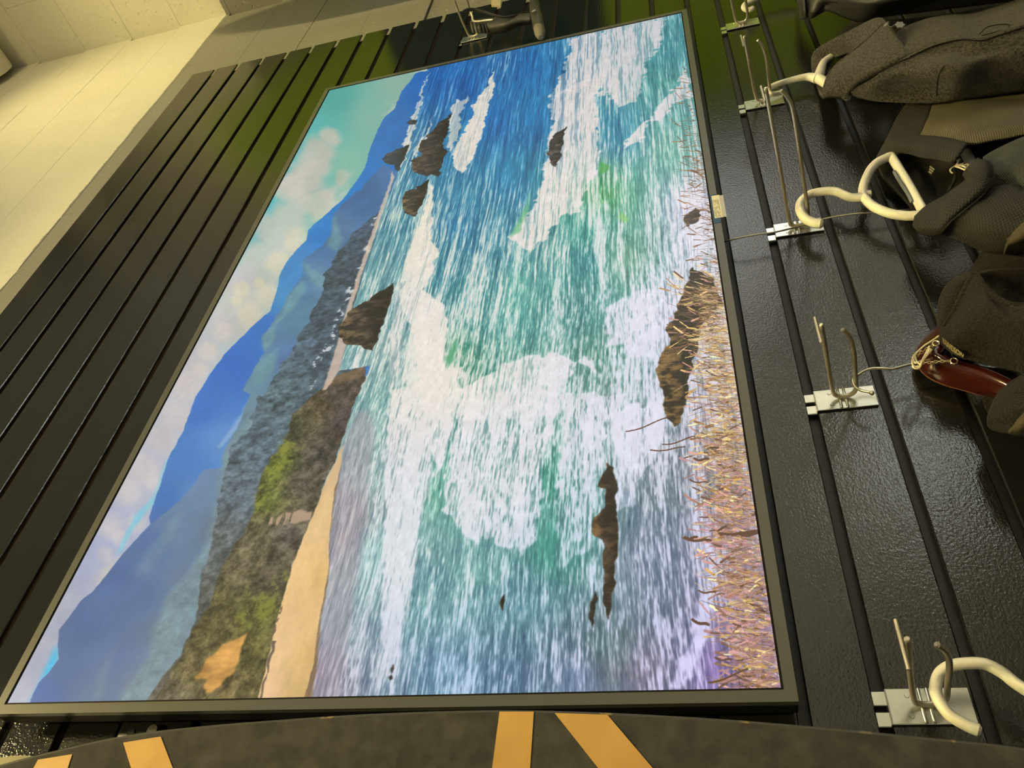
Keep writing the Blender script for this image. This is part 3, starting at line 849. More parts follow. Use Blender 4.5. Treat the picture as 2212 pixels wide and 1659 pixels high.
    foam([(1300, 700), (1320, 745), (1400, 770), (1445, 720), (1475, 640), (1500, 570), (1505, 480), (1470, 500), (1440, 560), (1420, 620), (1340, 640), (1310, 660)], 8, 8, 2, .85, .35)
    for k, col in ((z4((1640, 205), (1610, 235), (1650, 265), (1690, 240)), (130, 195, 110)), (z4((985, 40), (935, 180), (850, 330), (845, 380), (900, 330), (960, 200)), (110, 185, 130)), (z2((1100, 1280), (1075, 1380), (1110, 1400), (1160, 1330)), (70, 160, 70)), (z4((385, 1230), (395, 1310), (430, 1260), (470, 1080)), (60, 150, 100))):
        lay(mask(k, 4, 4, 4) * .75, C(*col))
    # ---- beach
    b1 = z3((1890, -40), (1870, 60), (1800, 250), (1710, 500), (1620, 780), (1520, 1090), (1480, 1260), (1370, 1600), (1400, 1600), (1500, 1450), (1555, 1240), (1600, 950), (1660, 750), (1740, 520), (1832, 240), (1905, 10))
    lay(mask(b1, 0, 2, 2) * .8, C(214, 190, 172))
    wet = z6((480, 230), (460, 330), (410, 600), (390, 800), (390, 960), (330, 1250), (310, 1470), (240, 1710), (440, 1710), (500, 1250), (560, 900), (600, 500), (640, 200), (600, 100), (540, 100))
    lay(mask(wet, 3, 3, 8) * .55, tint(C(158, 148, 158), s2, .2))
    sand = z6((465, 275), (455, 340), (450, 400), (420, 500), (400, 660), (392, 760), (385, 870), (386, 960), (365, 1080), (350, 1150), (330, 1260), (316, 1340), (322, 1460), (300, 1560), (252, 1710), (-12, 1710), (60, 1400), (120, 1160), (190, 930), (300, 650), (420, 370))
    lay(mask(sand, 1, 3, 1), tint(idw([(c[0], c[1], np.array(c[2], f4) / 255) for c in [(735, 980, (206, 176, 136)), (680, 1120, (224, 188, 136)), (640, 1250, (232, 194, 138)), (600, 1400, (234, 196, 146)), (580, 1480, (230, 190, 146)), (690, 1250, (220, 180, 118)), (660, 1420, (216, 178, 116)), (640, 1490, (206, 170, 112))]]), fbm(UA * 40, V * 90, 3, 130), .05))
    lay(mask(z6((450, 395), (430, 480), (415, 520), (396, 700), (388, 840), (384, 960), (350, 1150), (316, 1330), (300, 1480), (238, 1710), (284, 1710), (322, 1465), (338, 1260), (362, 1140), (388, 960), (392, 800), (404, 660), (432, 500)), 0, 2, 1), tint(C(136, 112, 88), s2, .2))
    lay(mask(z6((60, 1390), (8, 1680), (-14, 1710), (12, 1710), (50, 1540), (75, 1400), (125, 1170), (110, 1180)), 3, 8, 1) * ss(.42, .5, fbm(UA * 130, V * 130, 2, 140)), C(110, 92, 78))
    # ---- rocks
    def rock(poly, ca, cb, seed, fw=3, lit=None):
        n = fbm(UA * 110, V * 60, 4, seed, .65)
        m = mask(poly, 3, fw * 1.6, 1)
        px_ = np.array(poly)[:, 0]
        side = 1 - .42 * ss(px_.min() + .35 * np.ptp(px_), px_.max(), X + 30 * wfx)
        lay(m, side[..., None] * np.clip(C(*ca) * (1 - ss(.3, .75, n))[..., None] + C(*cb) * ss(.36, .8, n)[..., None], 0, 1) * .92)
        if lit:
            xs = np.array(poly)[:, 0]
            e = 1 - ss(xs.min(), xs.min() + (xs.max() - xs.min()) * .55, X)
            lay(m * (e * .6 * ss(.35, .6, n)), C(*lit))
    rock(z3((1905, 790), (1850, 830), (1760, 890), (1640, 960), (1560, 1030), (1500, 1130), (1490, 1190), (1530, 1240), (1600, 1265), (1680, 1280), (1740, 1300), (1790, 1220), (1840, 1080), (1880, 930)), (50, 44, 46), (104, 90, 76), 150, 3, (150, 122, 84))
    rock(z1((1560, 940), (1470, 1000), (1400, 1080), (1290, 1190), (1260, 1270), (1290, 1300), (1190, 1370), (1180, 1420), (1220, 1475), (1380, 1490), (1430, 1510), (1470, 1370), (1520, 1270), (1480, 1230), (1530, 1080)), (58, 52, 62), (104, 92, 88), 153, 3, (128, 104, 76))
    rock(z1((1170, 1220), (1000, 1280), (930, 1340), (980, 1390), (1050, 1395), (1050, 1440), (1075, 1450), (1100, 1400), (1140, 1330)), (56, 68, 92), (92, 92, 100), 156, 2)
    rock(z1((1150, 1020), (1190, 990), (1255, 995), (1230, 1030), (1180, 1035)), (60, 70, 88), (84, 90, 100), 157, 1)
    rock([(925, 386), (906, 403), (877, 415), (868, 436), (872, 459), (898, 468), (910, 439), (922, 406)], (54, 50, 54), (112, 100, 88), 159, 2, (140, 118, 86))
    rock([(1224, 274), (1200, 290), (1187, 312), (1181, 332), (1187, 350), (1199, 362), (1209, 344), (1214, 315), (1222, 293)], (58, 54, 58), (112, 102, 96), 162, 3)
    rock([(1498, 580), (1477, 617), (1465, 665), (1437, 713), (1450, 734), (1432, 770), (1419, 801), (1428, 837), (1440, 882), (1441, 901), (1460, 925), (1472, 915), (1476, 860), (1485, 820), (1494, 760), (1520, 690), (1560, 660), (1540, 600)], (40, 33, 26), (120, 92, 56), 165, 5, (176, 136, 80))
    rock([(1500, 650), (1480, 720), (1478, 800), (1470, 870), (1478, 880), (1492, 800), (1505, 740)], (30, 26, 22), (52, 42, 32), 167, 5)
    rock([(1500, 448), (1484, 462), (1478, 478), (1490, 486), (1506, 476), (1512, 460)], (70, 56, 48), (150, 120, 92), 168, 5)
    rock(z7((545, 380), (510, 450), (490, 515), (530, 520), (540, 580), (525, 640), (500, 665), (470, 690), (455, 760), (510, 810), (515, 880), (520, 980), (510, 1120), (525, 1200), (550, 1245), (565, 1130), (580, 1000), (592, 850), (600, 700), (590, 500), (575, 410)), (46, 36, 32), (112, 86, 64), 170, 4, (150, 112, 62))
    rock(z7((480, 1090), (455, 1150), (440, 1220), (460, 1300), (475, 1230), (487, 1130)), (44, 36, 34), (86, 70, 62), 174, 4)
    rock(z6((1350, 1105), (1325, 1160), (1340, 1208), (1356, 1145)), (50, 40, 38), (70, 56, 46), 176, 2)
    rock(z6((740, 1490), (722, 1520), (728, 1545), (742, 1520)), (50, 46, 48), (80, 72, 70), 177, 2)
    rock(z6((728, 1548), (708, 1562), (715, 1585), (732, 1570)), (50, 46, 48), (80, 72, 70), 178, 2)
    # ---- grass along the lower edge of the picture
    edge = lambda y: 1471 + (y - 28) * (216 / 1458.)
    g = np.random.RandomState(5)
    base = ss(-120, 0, X - (1471 + (Y - 28) * .14815)) * ss(520, 700, Y)
    lay(base * .3 * ss(.35, .6, fbm(UA * 60, V * 60, 3, 190)), tint(idw([(c[0], c[1], np.array(c[2], f4) / 255) for c in [(1560, 600, (150, 130, 70)), (1570, 800, (180, 150, 110)), (1620, 1100, (165, 130, 130)), (1650, 1400, (150, 112, 130))]]), fbm(UA * 150, V * 60, 3, 195), .3))
    A = np.stack([P[0] * FPX + P[2] * CX, P[1] * FPX + P[2] * CY, P[2]])
    Ai = np.linalg.inv(A)
    cols = np.array([(214, 178, 104), (188, 148, 84), (226, 196, 136), (150, 108, 70), (120, 84, 62), (200, 150, 130), (168, 124, 112), (96, 70, 56), (236, 214, 160)], f4) / 255
    def plot(px, py, col, a, wd):
        q = Ai @ np.stack([px, py, np.ones_like(px)])
        tx = q[0] / q[2] * TW; ty = q[1] / q[2] * TH
        for dx in range(-wd, wd + 1):
            for dy in range(-wd, wd + 1):
                if dx * dx + dy * dy > wd * wd + .5: continue
                ix = (tx + dx).astype(int); iy = (ty + dy).astype(int)
                k = (ix >= 0) & (ix < TW) & (iy >= 0) & (iy < TH)
                img[iy[k], ix[k]] = img[iy[k], ix[k]] * (1 - a) + col * a
    for i in range(2700):
        r = g.rand()
        y = 620 + g.rand() * 880 if r < .86 else (330 + g.rand() * 330 if r < .97 else 150 + g.rand() * 200)
        dens = 1.0 if y > 620 else .6
        L = (12 + 95 * g.rand() ** 2.4) * (dens if y < 620 else 1.0)
        if y < 620: L = 8 + 60 * g.rand() ** 2
        x0 = edge(y) - g.rand() * (20 if y < 620 else 45 if y < 950 else 70) + 14
        dy = g.normal(-.05, .28) * L
        t = np.linspace(0, 1, int(L * 1.3) + 6)
        px = x0 - t * L; py = y + dy * t ** 1.6
        near_ = (y - 400) / 1100
        c = cols[g.randint(len(cols))] * (.8 + .35 * g.rand())
        if y < 560: c = cols[[4, 3, 7, 4][g.randint(4)]]
        if y > 1000 and g.rand() < .35: c = np.array((190, 140, 140), f4) / 255 * (.8 + .3 * g.rand())
        c = c * .95
        plot(px, py, c, .7, 0)
        if g.rand() < .5:
            k = t > 1 - min(.5, 11 / L + .08)
            plot(px[k], py[k], np.clip(c * 1.12, 0, 1), .8, 1 if g.rand() < .75 else 2)
    for (x0, y0, x1, y1, wd) in [(1530, 1475, 1615, 1448, 1), (1352, 932, 1440, 905, 1), (1405, 972, 1480, 968, 1), (1432, 960, 1500, 945, 1), (1478, 1162, 1535, 1170, 2), (1480, 1160, 1505, 1163, 2), (1555, 1152, 1640, 1150, 2), (1600, 1152, 1640, 1152, 4), (1496, 1338, 1530, 1352, 2), (1545, 1420, 1580, 1428, 1), (1508, 1275, 1545, 1282, 1), (1490, 1036, 1530, 1045, 1), (1500, 990, 1530, 994, 2)]:
        t = np.linspace(0, 1, 160)
        plot(x0 + (x1 - x0) * t, y0 + (y1 - y0) * t + 3 * np.sin(t * 5), np.array((96, 66, 50), f4) / 255, .85, wd)
    img = np.clip(img * (1 + (fine[..., None] - .5) * .05), 0, 1)
    im = bpy.data.images.new('beach_picture', TW, TH)
    im.colorspace_settings.name = 'sRGB'
    px = np.ones((TH, TW, 4), f4)
    px[..., :3] = img
    im.pixels.foreach_set(px.reshape(-1))
    im.update()
    im.pack()
    return im

def screen_mat():
    m, nt, b = new_mat('lit_screen')
    tx = nt.nodes.new('ShaderNodeTexImage')
    tx.image = screen_image()
    tx.extension = 'EXTEND'
    uv = nt.nodes.new('ShaderNodeUVMap')
    nt.links.new(uv.outputs[0], tx.inputs[0])
    b.inputs['Base Color'].default_value = (0.01, 0.01, 0.01, 1)
    b.inputs['Roughness'].default_value = 0.35
    setin(b, 'Specular IOR Level', 0.25)
    nt.links.new(tx.outputs[0], b.inputs['Emission Color'])
    b.inputs['Emission Strength'].default_value = 1.0
    return m

# ------------------------------------------------------------------ television
tv = empty('television', (SW / 2, 0.0, -0.0126), 'large wall-mounted television showing a beach with surf, rocks and misty hills', 'television')
me = bpy.data.meshes.new('screen')
me.from_pydata([(0, -D, 0), (SW, -D, 0), (SW, -D, SH), (0, -D, SH)], [], [(0, 1, 2, 3)])
uvl = me.uv_layers.new(name='UVMap')
for i, c in enumerate([(0, 0), (1, 0), (1, 1), (0, 1)]):
    uvl.data[i].uv = c
link('screen', me, tv, [screen_mat()])
BZ = 0.0126
def frame_ring(bm, a, b, y0, y1, bev=0.0):
    """rectangular ring between inset a (inner) and b (outer) around the picture"""
    add_box(bm, -b, SW + b, y0, y1, -b, -a, bev)
    add_box(bm, -b, SW + b, y0, y1, SH + a, SH + b, bev)
    add_box(bm, -b, -a, y0, y1, -a, SH + a, bev)
    add_box(bm, SW + a, SW + b, y0, y1, -a, SH + a, bev)
bm = bmesh.new(); frame_ring(bm, 0.0, 0.0022, -D - 0.0002, -D + 0.003); finish(bm, 'black_border', TVBLACK, tv, smooth=False)
bm = bmesh.new(); frame_ring(bm, 0.0022, BZ, -D - 0.0015, -D + 0.006); finish(bm, 'bezel', BEZEL, tv, smooth=False)
bm = bmesh.new(); add_box(bm, -BZ + 0.0004, SW + BZ - 0.0004, -D + 0.006, -D + 0.023, -BZ + 0.0004, SH + BZ - 0.0004)
finish(bm, 'side_casing', TVBLACK, tv, smooth=False)
bm = bmesh.new(); add_box(bm, 0.25, SW - 0.25, -D + 0.023, -0.001, 0.12, SH - 0.2, 0.004)
finish(bm, 'wall_bracket', TVBLACK, tv, smooth=False)
# stickers on the lower bezel
yb = -D - 0.0019
def quad_piece(name, x0, x1, z0, z1, y, m, parent, th=0.0004):
    bm = bmesh.new(); add_box(bm, x0, x1, y - th, y, z0, z1)
    return finish(bm, name, m, parent, smooth=False)
lx0, lx1 = at(1558, 480, yb).x, at(1549, 419, yb).x
tape = quad_piece('blue_tape', lx0, lx1, -BZ, -0.0025, yb + 0.0003, TAPE, tv)
tape['label'] = 'strip of blue masking tape on the lower bezel'
px0, px1 = at(1558, 470, yb).x, at(1550, 422, yb).x
lab = quad_piece('price_label', px0, px1, -BZ - 0.0035, -0.0045, yb - 0.0002, PAPER, tv)
lab['label'] = 'cream paper label with small grey print'
bm = bmesh.new()
rl = random.Random(8)
for k in range(5):
    xx = px0 + 0.002
    zz = -0.0060 - k * 0.0019
    while xx < px1 - 0.012:
        w_ = rl.uniform(0.0015, 0.004)
        if rl.random() < (0.75 if k in (0, 1, 4) else 0.55):
            add_box(bm, xx, min(xx + w_, px1 - 0.011), yb - 0.0008, yb - 0.0005, zz, zz + 0.0008)
        xx += w_ + 0.0007
finish(bm, 'print', INK, lab, smooth=False)
bm = bmesh.new(); add_box(bm, px0 - 0.001, px1 - 0.003, yb - 0.0012, yb - 0.0009, -BZ - 0.0085, -BZ - 0.003); finish(bm, 'clear_tab', CLEAR_TAB, tv, smooth=False)

# thin wire that comes out from under the television and crosses the hooks
wp = [at(1560, 523, -0.016), at(1569, 521, -0.018), at(1600, 513, -0.022), at(1640, 506, -0.022), at(1672, 502, -0.020), at(1715, 492, -0.014), at(1745, 485, -0.012), at(1780, 473, -0.014), at(1830, 464, -0.016), at(1880, 459, -0.016), at(1930, 456, -0.014), at(1968, 452, -0.012), at(2010, 447, -0.012)]
tag(tube('wire', wp, 0.0013, THINWIRE, seg=8), 'thin pale steel wire running from under the television across a hook plate', 'wire')

# ------------------------------------------------------------------ slat wall hooks
def add_hook(x, dz, upper, lower, label, cb=True, tilt=0.0):
    """upper / lower: (y, z) points of the two prongs from the plate outwards"""
    h = empty('slatwall_hook', (x, 0, -0.12 + dz), label, 'hook', 'double prong hooks on the slat wall')
    w2 = 0.0155
    bm = bmesh.new()
    add_box(bm, x - w2, x + w2, -0.0030, -0.0012, -0.154 + dz, -0.0875 + dz, 0.0006, seg=1)
    add_box(bm, x - w2, x + w2, -0.0030, 0.0045, -0.0890 + dz, -0.0872 + dz, 0.0005, seg=1)
    for s in (-1, 1):   # the two tabs that lock into the groove
        xa, xb = (x - w2, x - 0.0028) if s < 0 else (x + 0.0028, x + w2)
        add_box(bm, xa, xb, 0.0022, 0.0046, -0.0885 + dz, -0.0765 + dz, 0.0006, seg=1)
    finish(bm, 'plate', ZINC, h, angle=30)
    bm = bmesh.new()
    for zz in (-0.1142, -0.1208):
        add_tube(bm, [(x - w2 + .001, -0.0032, zz + dz), (x + w2 - .001, -0.0032, zz + dz)], 0.0018, seg=8, n=1)
    finish(bm, 'rib', ZINC, h)
    for sx in (-0.0088, 0.0088):
        bm = bmesh.new()
        cyl(bm, (x + sx, -0.0028, -0.1045 + dz), (0, -1, 0), 0.0023, 0.0009, 12, 0.0017)
        finish(bm, 'rivet', ZINC, h, angle=30)
    pts = [(x, y, z + dz) for y, z in reversed(upper)] + [(x, -0.0062, -0.1190 + dz)] + [(x, y, z + dz) for y, z in lower]
    tube('wire_prongs', pts, 0.0026, STEEL, h, seg=12, n=5)
    if cb:
        ty, tz = upper[-1]
        tube('crossbar', [(x - 0.021, ty + 0.006, tz + 0.0036 + dz), (x + 0.019, ty + 0.006, tz + 0.0036 + dz)], 0.0017, STEEL, h, seg=10, n=1)
    return h
def prongs(L):
    k = L - 0.123
    up = [(-0.0085, -0.1105), (-0.018, -0.1065), (-0.06, -0.1005 + 0.0), (-0.079 - k * .6, -0.098), (-L, -0.0925)]
    lo = [(-0.0085, -0.1275), (-0.018, -0.1315), (-0.045, -0.1295), (-0.078 - k, -0.1265), (-0.1 - k, -0.1215), (-0.112 - k, -0.1140)]
    return up, lo
hookA = add_hook(0.0, 0, *prongs(0.127), 'hook nearest the skateboard, a white plastic hanger hook on its lower prong')
hookB = add_hook(0.358, 0, *prongs(0.123), 'hook carrying the brown wooden hanger on its lower prong')
upC = [(-0.0085, -0.1110), (-0.018, -0.1080), (-0.10, -0.0980), (-0.226, -0.0815)]
loC = [(-0.0085, -0.1295), (-0.018, -0.1345), (-0.10, -0.1255), (-0.185, -0.1150), (-0.207, -0.1085), (-0.219, -0.1000)]
hookC = add_hook(0.697, 0, upC, loC, 'long pronged hook below the cream label on the television')
hookD = add_hook(1.079, 0, *prongs(0.128), 'hook carrying the white hanger of the charcoal fleece jacket')
hookE = add_hook(1.422, 0, *prongs(0.128), 'farthest hook in the row under the television, holding the black shell jacket')
hookF = add_hook(1.671, 0.616, *prongs(0.150), 'single hook beyond the far side of the television, holding black plastic gear', cb=False)

# ------------------------------------------------------------------ hangers
HG = 'plastic hangers on the hooks'
def hanger(pts, rad, label, extra=(), y_base=None):
    h = empty('coat_hanger', pts[0], label, 'hanger', HG)
    tube('hook', pts, rad, HANGER_W, h, seg=14)
    for nm, e, r in extra:
        tube(nm, e, r, HANGER_W, h, seg=14)
    return h
y = -0.040
hA = hanger([at(*p, y) for p in [(2113, 1577), (2095, 1570), (2074, 1559), (2052, 1545), (2037, 1527), (2026, 1508), (2021, 1488), (2028, 1458), (2051, 1440), (2088, 1433), (2129, 1435), (2166, 1454), (2198, 1479), (2250, 1508), (2330, 1530), (2400, 1520)]],
       0.0049, 'bare cream plastic hanger hook on the hook nearest the skateboard')
na = at(2400, 1520, y)
for sx in (-1, 1):
    tube('shoulder_bar', [na, na + Vector((sx * .05, 0, -.018)), na + Vector((sx * .13, 0, -.060)), na + Vector((sx * .20, 0, -.105)), na + Vector((sx * .205, 0, -.125))], 0.0055, HANGER_W, hA, seg=12)
tube('cross_bar', [na + Vector((-.205, 0, -.125)), na + Vector((0, 0, -.128)), na + Vector((.205, 0, -.125))], 0.0055, HANGER_W, hA, seg=12)
y = -0.030
zC = zoom(1480, 0, 2.963)
hC = hanger([zC(870, 1432, y), zC(820, 1425, y), zC(765, 1395, y), zC(735, 1340, y), zC(745, 1290, y), zC(800, 1245, y), zC(880, 1226, y), zC(960, 1225, y), zC(1010, 1245, y), zC(1060, 1264, y), zC(1135, 1262, y)],
       [0.0068, 0.0068, 0.0066, 0.0062, 0.0062, 0.0062], 'white tubular hanger with a D shaped top inside the mesh shirt')
zJ = zoom(1840, 220, 4.879)
tube('shoulder_bar', [zJ(125, 1000, y), zJ(118, 930, y), zJ(140, 840, y), zJ(190, 730, y), zJ(270, 640, y), zJ(400, 572, y), zJ(470, 500, y - .002), zJ(520, 400, y - .002)], 0.0066, HANGER_W, hC, seg=14)
tube('shoulder_bar', [zJ(130, 1005, y), zJ(180, 1065, y), zJ(260, 1120, y), zJ(400, 1175, y), zJ(560, 1200, y), zJ(690, 1198, y), zJ(800, 1195, y), zJ(900, 1180, y)], 0.0066, HANGER_W, hC, seg=14)
tube('cross_bar', [zJ(418, 580, y), zJ(480, 680, y), zJ(600, 880, y), zJ(740, 1130, y), zJ(770, 1180, y)], 0.0068, HANGER_W, hC, seg=12, flat=0.75)
tube('grip_strip', [zJ(445, 735, y - .002), zJ(500, 830, y - .001), zJ(580, 950, y - .001), zJ(630, 1050, y - .001)], 0.0026, HANGER_PAD, hC, seg=8)
bm = bmesh.new()
cyl(bm, zJ(100, 985, y), zJ(205, 965, y) - zJ(100, 985, y), 0.0052, 0.0125, 12)
finish(bm, 'swivel_pin', HANGER_W, hC, angle=40)
tube('cross_bar', [zJ(1195, 530, -.052), zJ(1235, 600, -.052), zJ(1290, 700, -.052), zJ(1400, 860, -.05)], 0.0072, HANGER_W, hC, seg=12, flat=0.75)
y = -0.022
zD = zoom(1540, 0, 6.381)
hD = hanger([zD(955, 1272, -.012), zD(870, 1293, -.015), zD(795, 1295, -.02), zD(762, 1262, y), zD(768, 1228, y), zD(820, 1190, y), zD(920, 1150, y), zD(1100, 1100, y), zD(1250, 1066, y), zD(1340, 1062, y), zD(1430, 1085, y)],
       [0.0046, 0.0048, 0.0048, 0.005, 0.006, 0.0085], 'white hanger in the collar of the charcoal fleece jacket')
y2 = -0.036
tube('shoulder_bar', [zD(1400, 1075, y), zD(1460, 1085, y), zD(1530, 1130, -.028), zD(1600, 1190, y2), zD(1720, 1270, y2), zD(1860, 1340, y2)], [0.0085, 0.0088, 0.007, 0.006], HANGER_W, hD, seg=14)
tube('shoulder_bar', [zD(1410, 1082, y), zD(1462, 1045, y), zD(1492, 950, y), zD(1530, 860, y), zD(1600, 800, y), zD(1700, 742, y), zD(1800, 690, y)], [0.0085, 0.0088, 0.0066, 0.0055, 0.0052], HANGER_W, hD, seg=14)
hanger([zD(548, 112, y), zD(525, 128, y), zD(475, 138, y), zD(432, 122, y), zD(422, 92, y), zD(450, 55, y), zD(520, 18, y), zD(600, -18, y), zD(760, -70, y), zD(950, -110, y), zD(1150, -140, y)],
       0.0052, 'white hanger hook at the top of the row, holding the black shell jacket')

# wooden hanger on its wire hook
zK = zoom(1860, 540, 3.949)
wood = empty('wooden_hanger', at(1985, 790, -0.03), 'dark red-brown lacquered wooden hanger with a thin wire hook and pale chain', 'hanger')
zH = zoom(1480, 380, 2.676)
tube('wire_hook', [zH(1080, 1254, -.030), zH(1050, 1247, -.030), zH(1015, 1240, -.028), zH(985, 1218, -.026), zH(968, 1188, -.026), zH(975, 1165, -.024), zH(1000, 1150, -.024), zH(1040, 1125, -.026), zH(1090, 1112, -.028), zH(1150, 1113, -.030), zH(1200, 1115, -.030), zH(1260, 1100, -.030), zH(1345, 1078, -.030), zH(1400, 1060, -.030)], 0.0015, THINWIRE, wood, seg=10)
bm = bmesh.new(); bmesh.ops.create_uvsphere(bm, u_segments=12, v_segments=8, radius=0.0028, matrix=Matrix.Translation(zH(1080, 1255, -.030))); finish(bm, 'hook_end', THINWIRE, wood)
def lens_loft(name, stations, m, parent, thick, n=6, seg=16):
    """rounded bar between a back edge and a front edge"""
    A = catmull([s[0] for s in stations], n); B = catmull([s[1] for s in stations], n)
    bm = bmesh.new(); rings = []
    for a, b_ in zip(A, B):
        c = (a + b_) / 2; h = (b_ - a) / 2
        rings.append((c, h))
    vr = []
    for i, (c, h) in enumerate(rings):
        t = (rings[min(i + 1, len(rings) - 1)][0] - rings[max(i - 1, 0)][0]).normalized()
        nrm = h.cross(t)
        nrm = nrm.normalized() if nrm.length > 1e-9 else Vector((0, 0, 1))
        ring = []
        for k in range(seg):
            an = 2 * math.pi * k / seg
            ca, sa = math.cos(an), math.sin(an)
            ring.append(bm.verts.new(c + h * math.copysign(abs(ca) ** .8, ca) + nrm * math.copysign(abs(sa) ** .8, sa) * thick))
        vr.append(ring)
    for i in range(len(vr) - 1):
        for k in range(seg):
            f = bm.faces.new((vr[i][k], vr[i][(k + 1) % seg], vr[i + 1][(k + 1) % seg], vr[i + 1][k]))
            if k in (seg // 2 - 2, seg // 2 - 1, seg // 2, seg // 2 + 1):
                f.material_index = 1
    bm.faces.new(vr[0]); bm.faces.new(list(reversed(vr[-1])))
    return finish(bm, name, m, parent, angle=70)
lens_loft('shoulder_bar', [
    (zK(980, 470, -.010), zK(1050, 560, -.045)),
    (zK(760, 610, -.010), zK(900, 700, -.045)),
    (zK(600, 715, -.010), zK(760, 790, -.045)),
    (zK(505, 810, -.010), zK(690, 860, -.045)),
    (zK(480, 900, -.010), zK(680, 890, -.046)),
    (zK(498, 985, -.010), zK(720, 905, -.046)),
    (zK(560, 1070, -.010), zK(800, 935, -.045)),
    (zK(680, 1135, -.010), zK(930, 975, -.045)),
    (zK(850, 1185, -.010), zK(1080, 1015, -.045)),
    (zK(1050, 1235, -.010), zK(1230, 1085, -.045)),
    (zK(1230, 1285, -.012), zK(1370, 1165, -.045)),
    (zK(1400, 1360, -.014), zK(1500, 1250, -.045))], [WOODH, WOODE], wood, 0.0085)

# ------------------------------------------------------------------ garments
# black shell jacket at the top edge
zF = zoom(1720, 0, 4.4959)
g1 = empty('shell_jacket', zF(300, -60, -0.05), 'crumpled black nylon shell jacket at the far end of the row', 'jacket')
sheet('front_body', [[zF(10, -160, -.05), zF(12, -40, -.05), zF(20, 60, -.048), zF(40, 190, -.042)],
                     [zF(150, -200, -.07), zF(150, -60, -.08), zF(160, 60, -.075), zF(140, 178, -.05)],
                     [zF(330, -220, -.08), zF(330, -80, -.10), zF(320, 20, -.075), zF(300, 108, -.06)],
                     [zF(520, -240, -.09), zF(500, -80, -.11), zF(480, 40, -.10), zF(470, 165, -.06)],
                     [zF(800, -260, -.09), zF(780, -100, -.12), zF(720, 60, -.105), zF(640, 205, -.06)],
                     [zF(1150, -280, -.09), zF(1120, -120, -.13), zF(1050, 0, -.105), zF(900, 150, -.06)],
                     [zF(1700, -320, -.09), zF(1650, -160, -.13), zF(1500, -60, -.105), zF(1300, 100, -.06)],
                     [zF(2500, -380, -.09), zF(2400, -240, -.13), zF(2300, -140, -.1), zF(2200, -10, -.06)]], SHELL, g1, thick=0.004, ripple=0.0045, seed=3)
sheet('collar', [[zF(8, -120, -.03), zF(14, 0, -.03), zF(30, 110, -.03), zF(44, 195, -.032)],
                 [zF(30, -140, -.05), zF(40, 0, -.055), zF(52, 100, -.052), zF(70, 180, -.045)],
                 [zF(60, -150, -.07), zF(75, 0, -.078), zF(85, 90, -.07), zF(100, 165, -.055)]], SHELL, g1, thick=0.004)

# charcoal fleece jacket
g2 = empty('fleece_jacket', at(1900, 130, -0.06), 'charcoal fleece jacket with a stand-up collar and a leaf shaped zip pull', 'jacket')
topl = [(865, 225, -.10), (700, 390, -.095), (540, 525, -.085), (400, 640, -.075), (318, 740, -.065), (275, 850, -.055), (268, 945, -.046), (225, 900, -.012), (180, 770, -.010), (145, 640, -.012), (160, 540, -.018), (230, 460, -.03), (380, 380, -.05), (600, 270, -.075), (760, 190, -.095), (850, 190, -.10)]
botl = [(1110, 545, -.112), (1000, 590, -.112), (860, 660, -.104), (700, 740, -.094), (590, 800, -.082), (530, 870, -.066), (490, 945, -.050), (420, 940, -.012), (350, 810, -.010), (330, 650, -.012), (370, 560, -.02), (470, 520, -.035), (600, 480, -.06), (800, 440, -.09), (950, 420, -.105), (1040, 470, -.112)]
T = [zF(*p) for p in topl]; B = [zF(*p) for p in botl]
def lerp3(a, b, t, out=0.0):
    v = a.lerp(b, t); v.y -= out; return v
sheet('collar', [T, [lerp3(a, b, .3, .004 if i < 7 else 0) for i, (a, b) in enumerate(zip(T, B))], [lerp3(a, b, .7, .004 if i < 7 else 0) for i, (a, b) in enumerate(zip(T, B))], B], FLEECE, g2, n=4, thick=0.006)
for k, off in ((0, .04), (1, .09)):
    tube('seam', [zF(1125 - 0, 548 + 8 * k, -.118), zF(1000, 598 + 10 * k, -.118), zF(860, 668 + 10 * k, -.110), zF(700, 748 + 10 * k, -.100), zF(590 + 6 * k, 808 + 6 * k, -.088), zF(528 + 10 * k, 872, -.072)], 0.0007, FLEECE_D, g2, seg=6)
tube('collar_binding', [T[i] + Vector((0, -.003, 0)) for i in range(0, 7)], 0.0022, FLEECE, g2, seg=8)
Zp = [(1110, 545, -.115), (1200, 505, -.12), (1350, 440, -.125), (1600, 382, -.132), (1800, 392, -.136), (2000, 330, -.14), (2300, 240, -.145), (2800, 100, -.145)]
Nr = [(500, 905, -.055), (640, 948, -.055), (860, 990, -.055), (1150, 999, -.055), (1450, 985, -.055), (1750, 937, -.055), (2250, 865, -.055), (2800, 780, -.055)]
rows = []
for k, (a, b) in enumerate(zip(Zp, Nr)):
    r = []
    for t, o in ((0, 0), (.25, .010), (.5, .018 + (.010 if k in (3, 4) else 0)), (.75, .014 - (.010 if k in (2, 3) else 0)), (1, 0)):
        r.append(zF(a[0] + (b[0] - a[0]) * t, a[1] + (b[1] - a[1]) * t, a[2] + (b[2] - a[2]) * t - o))
    rows.append(r)
sheet('front_body', rows, FLEECE, g2, n=6, thick=0.005, ripple=0.0022, seed=5, drop=0.33)
Fr = [(950, 415, -.10), (1010, 300, -.085), (1250, 200, -.08), (1500, 150, -.075), (1750, 130, -.075), (2000, 60, -.075), (2300, -40, -.075), (2800, -160, -.075)]
sheet('front_body', [[zF(*a), zF((a[0] + b[0]) / 2, (a[1] + b[1]) / 2, (a[2] + b[2]) / 2 - .006), zF(*b)] for a, b in zip(Zp, Fr)], FLEECE, g2, thick=0.005, ripple=0.001, seed=6, drop=0.33)
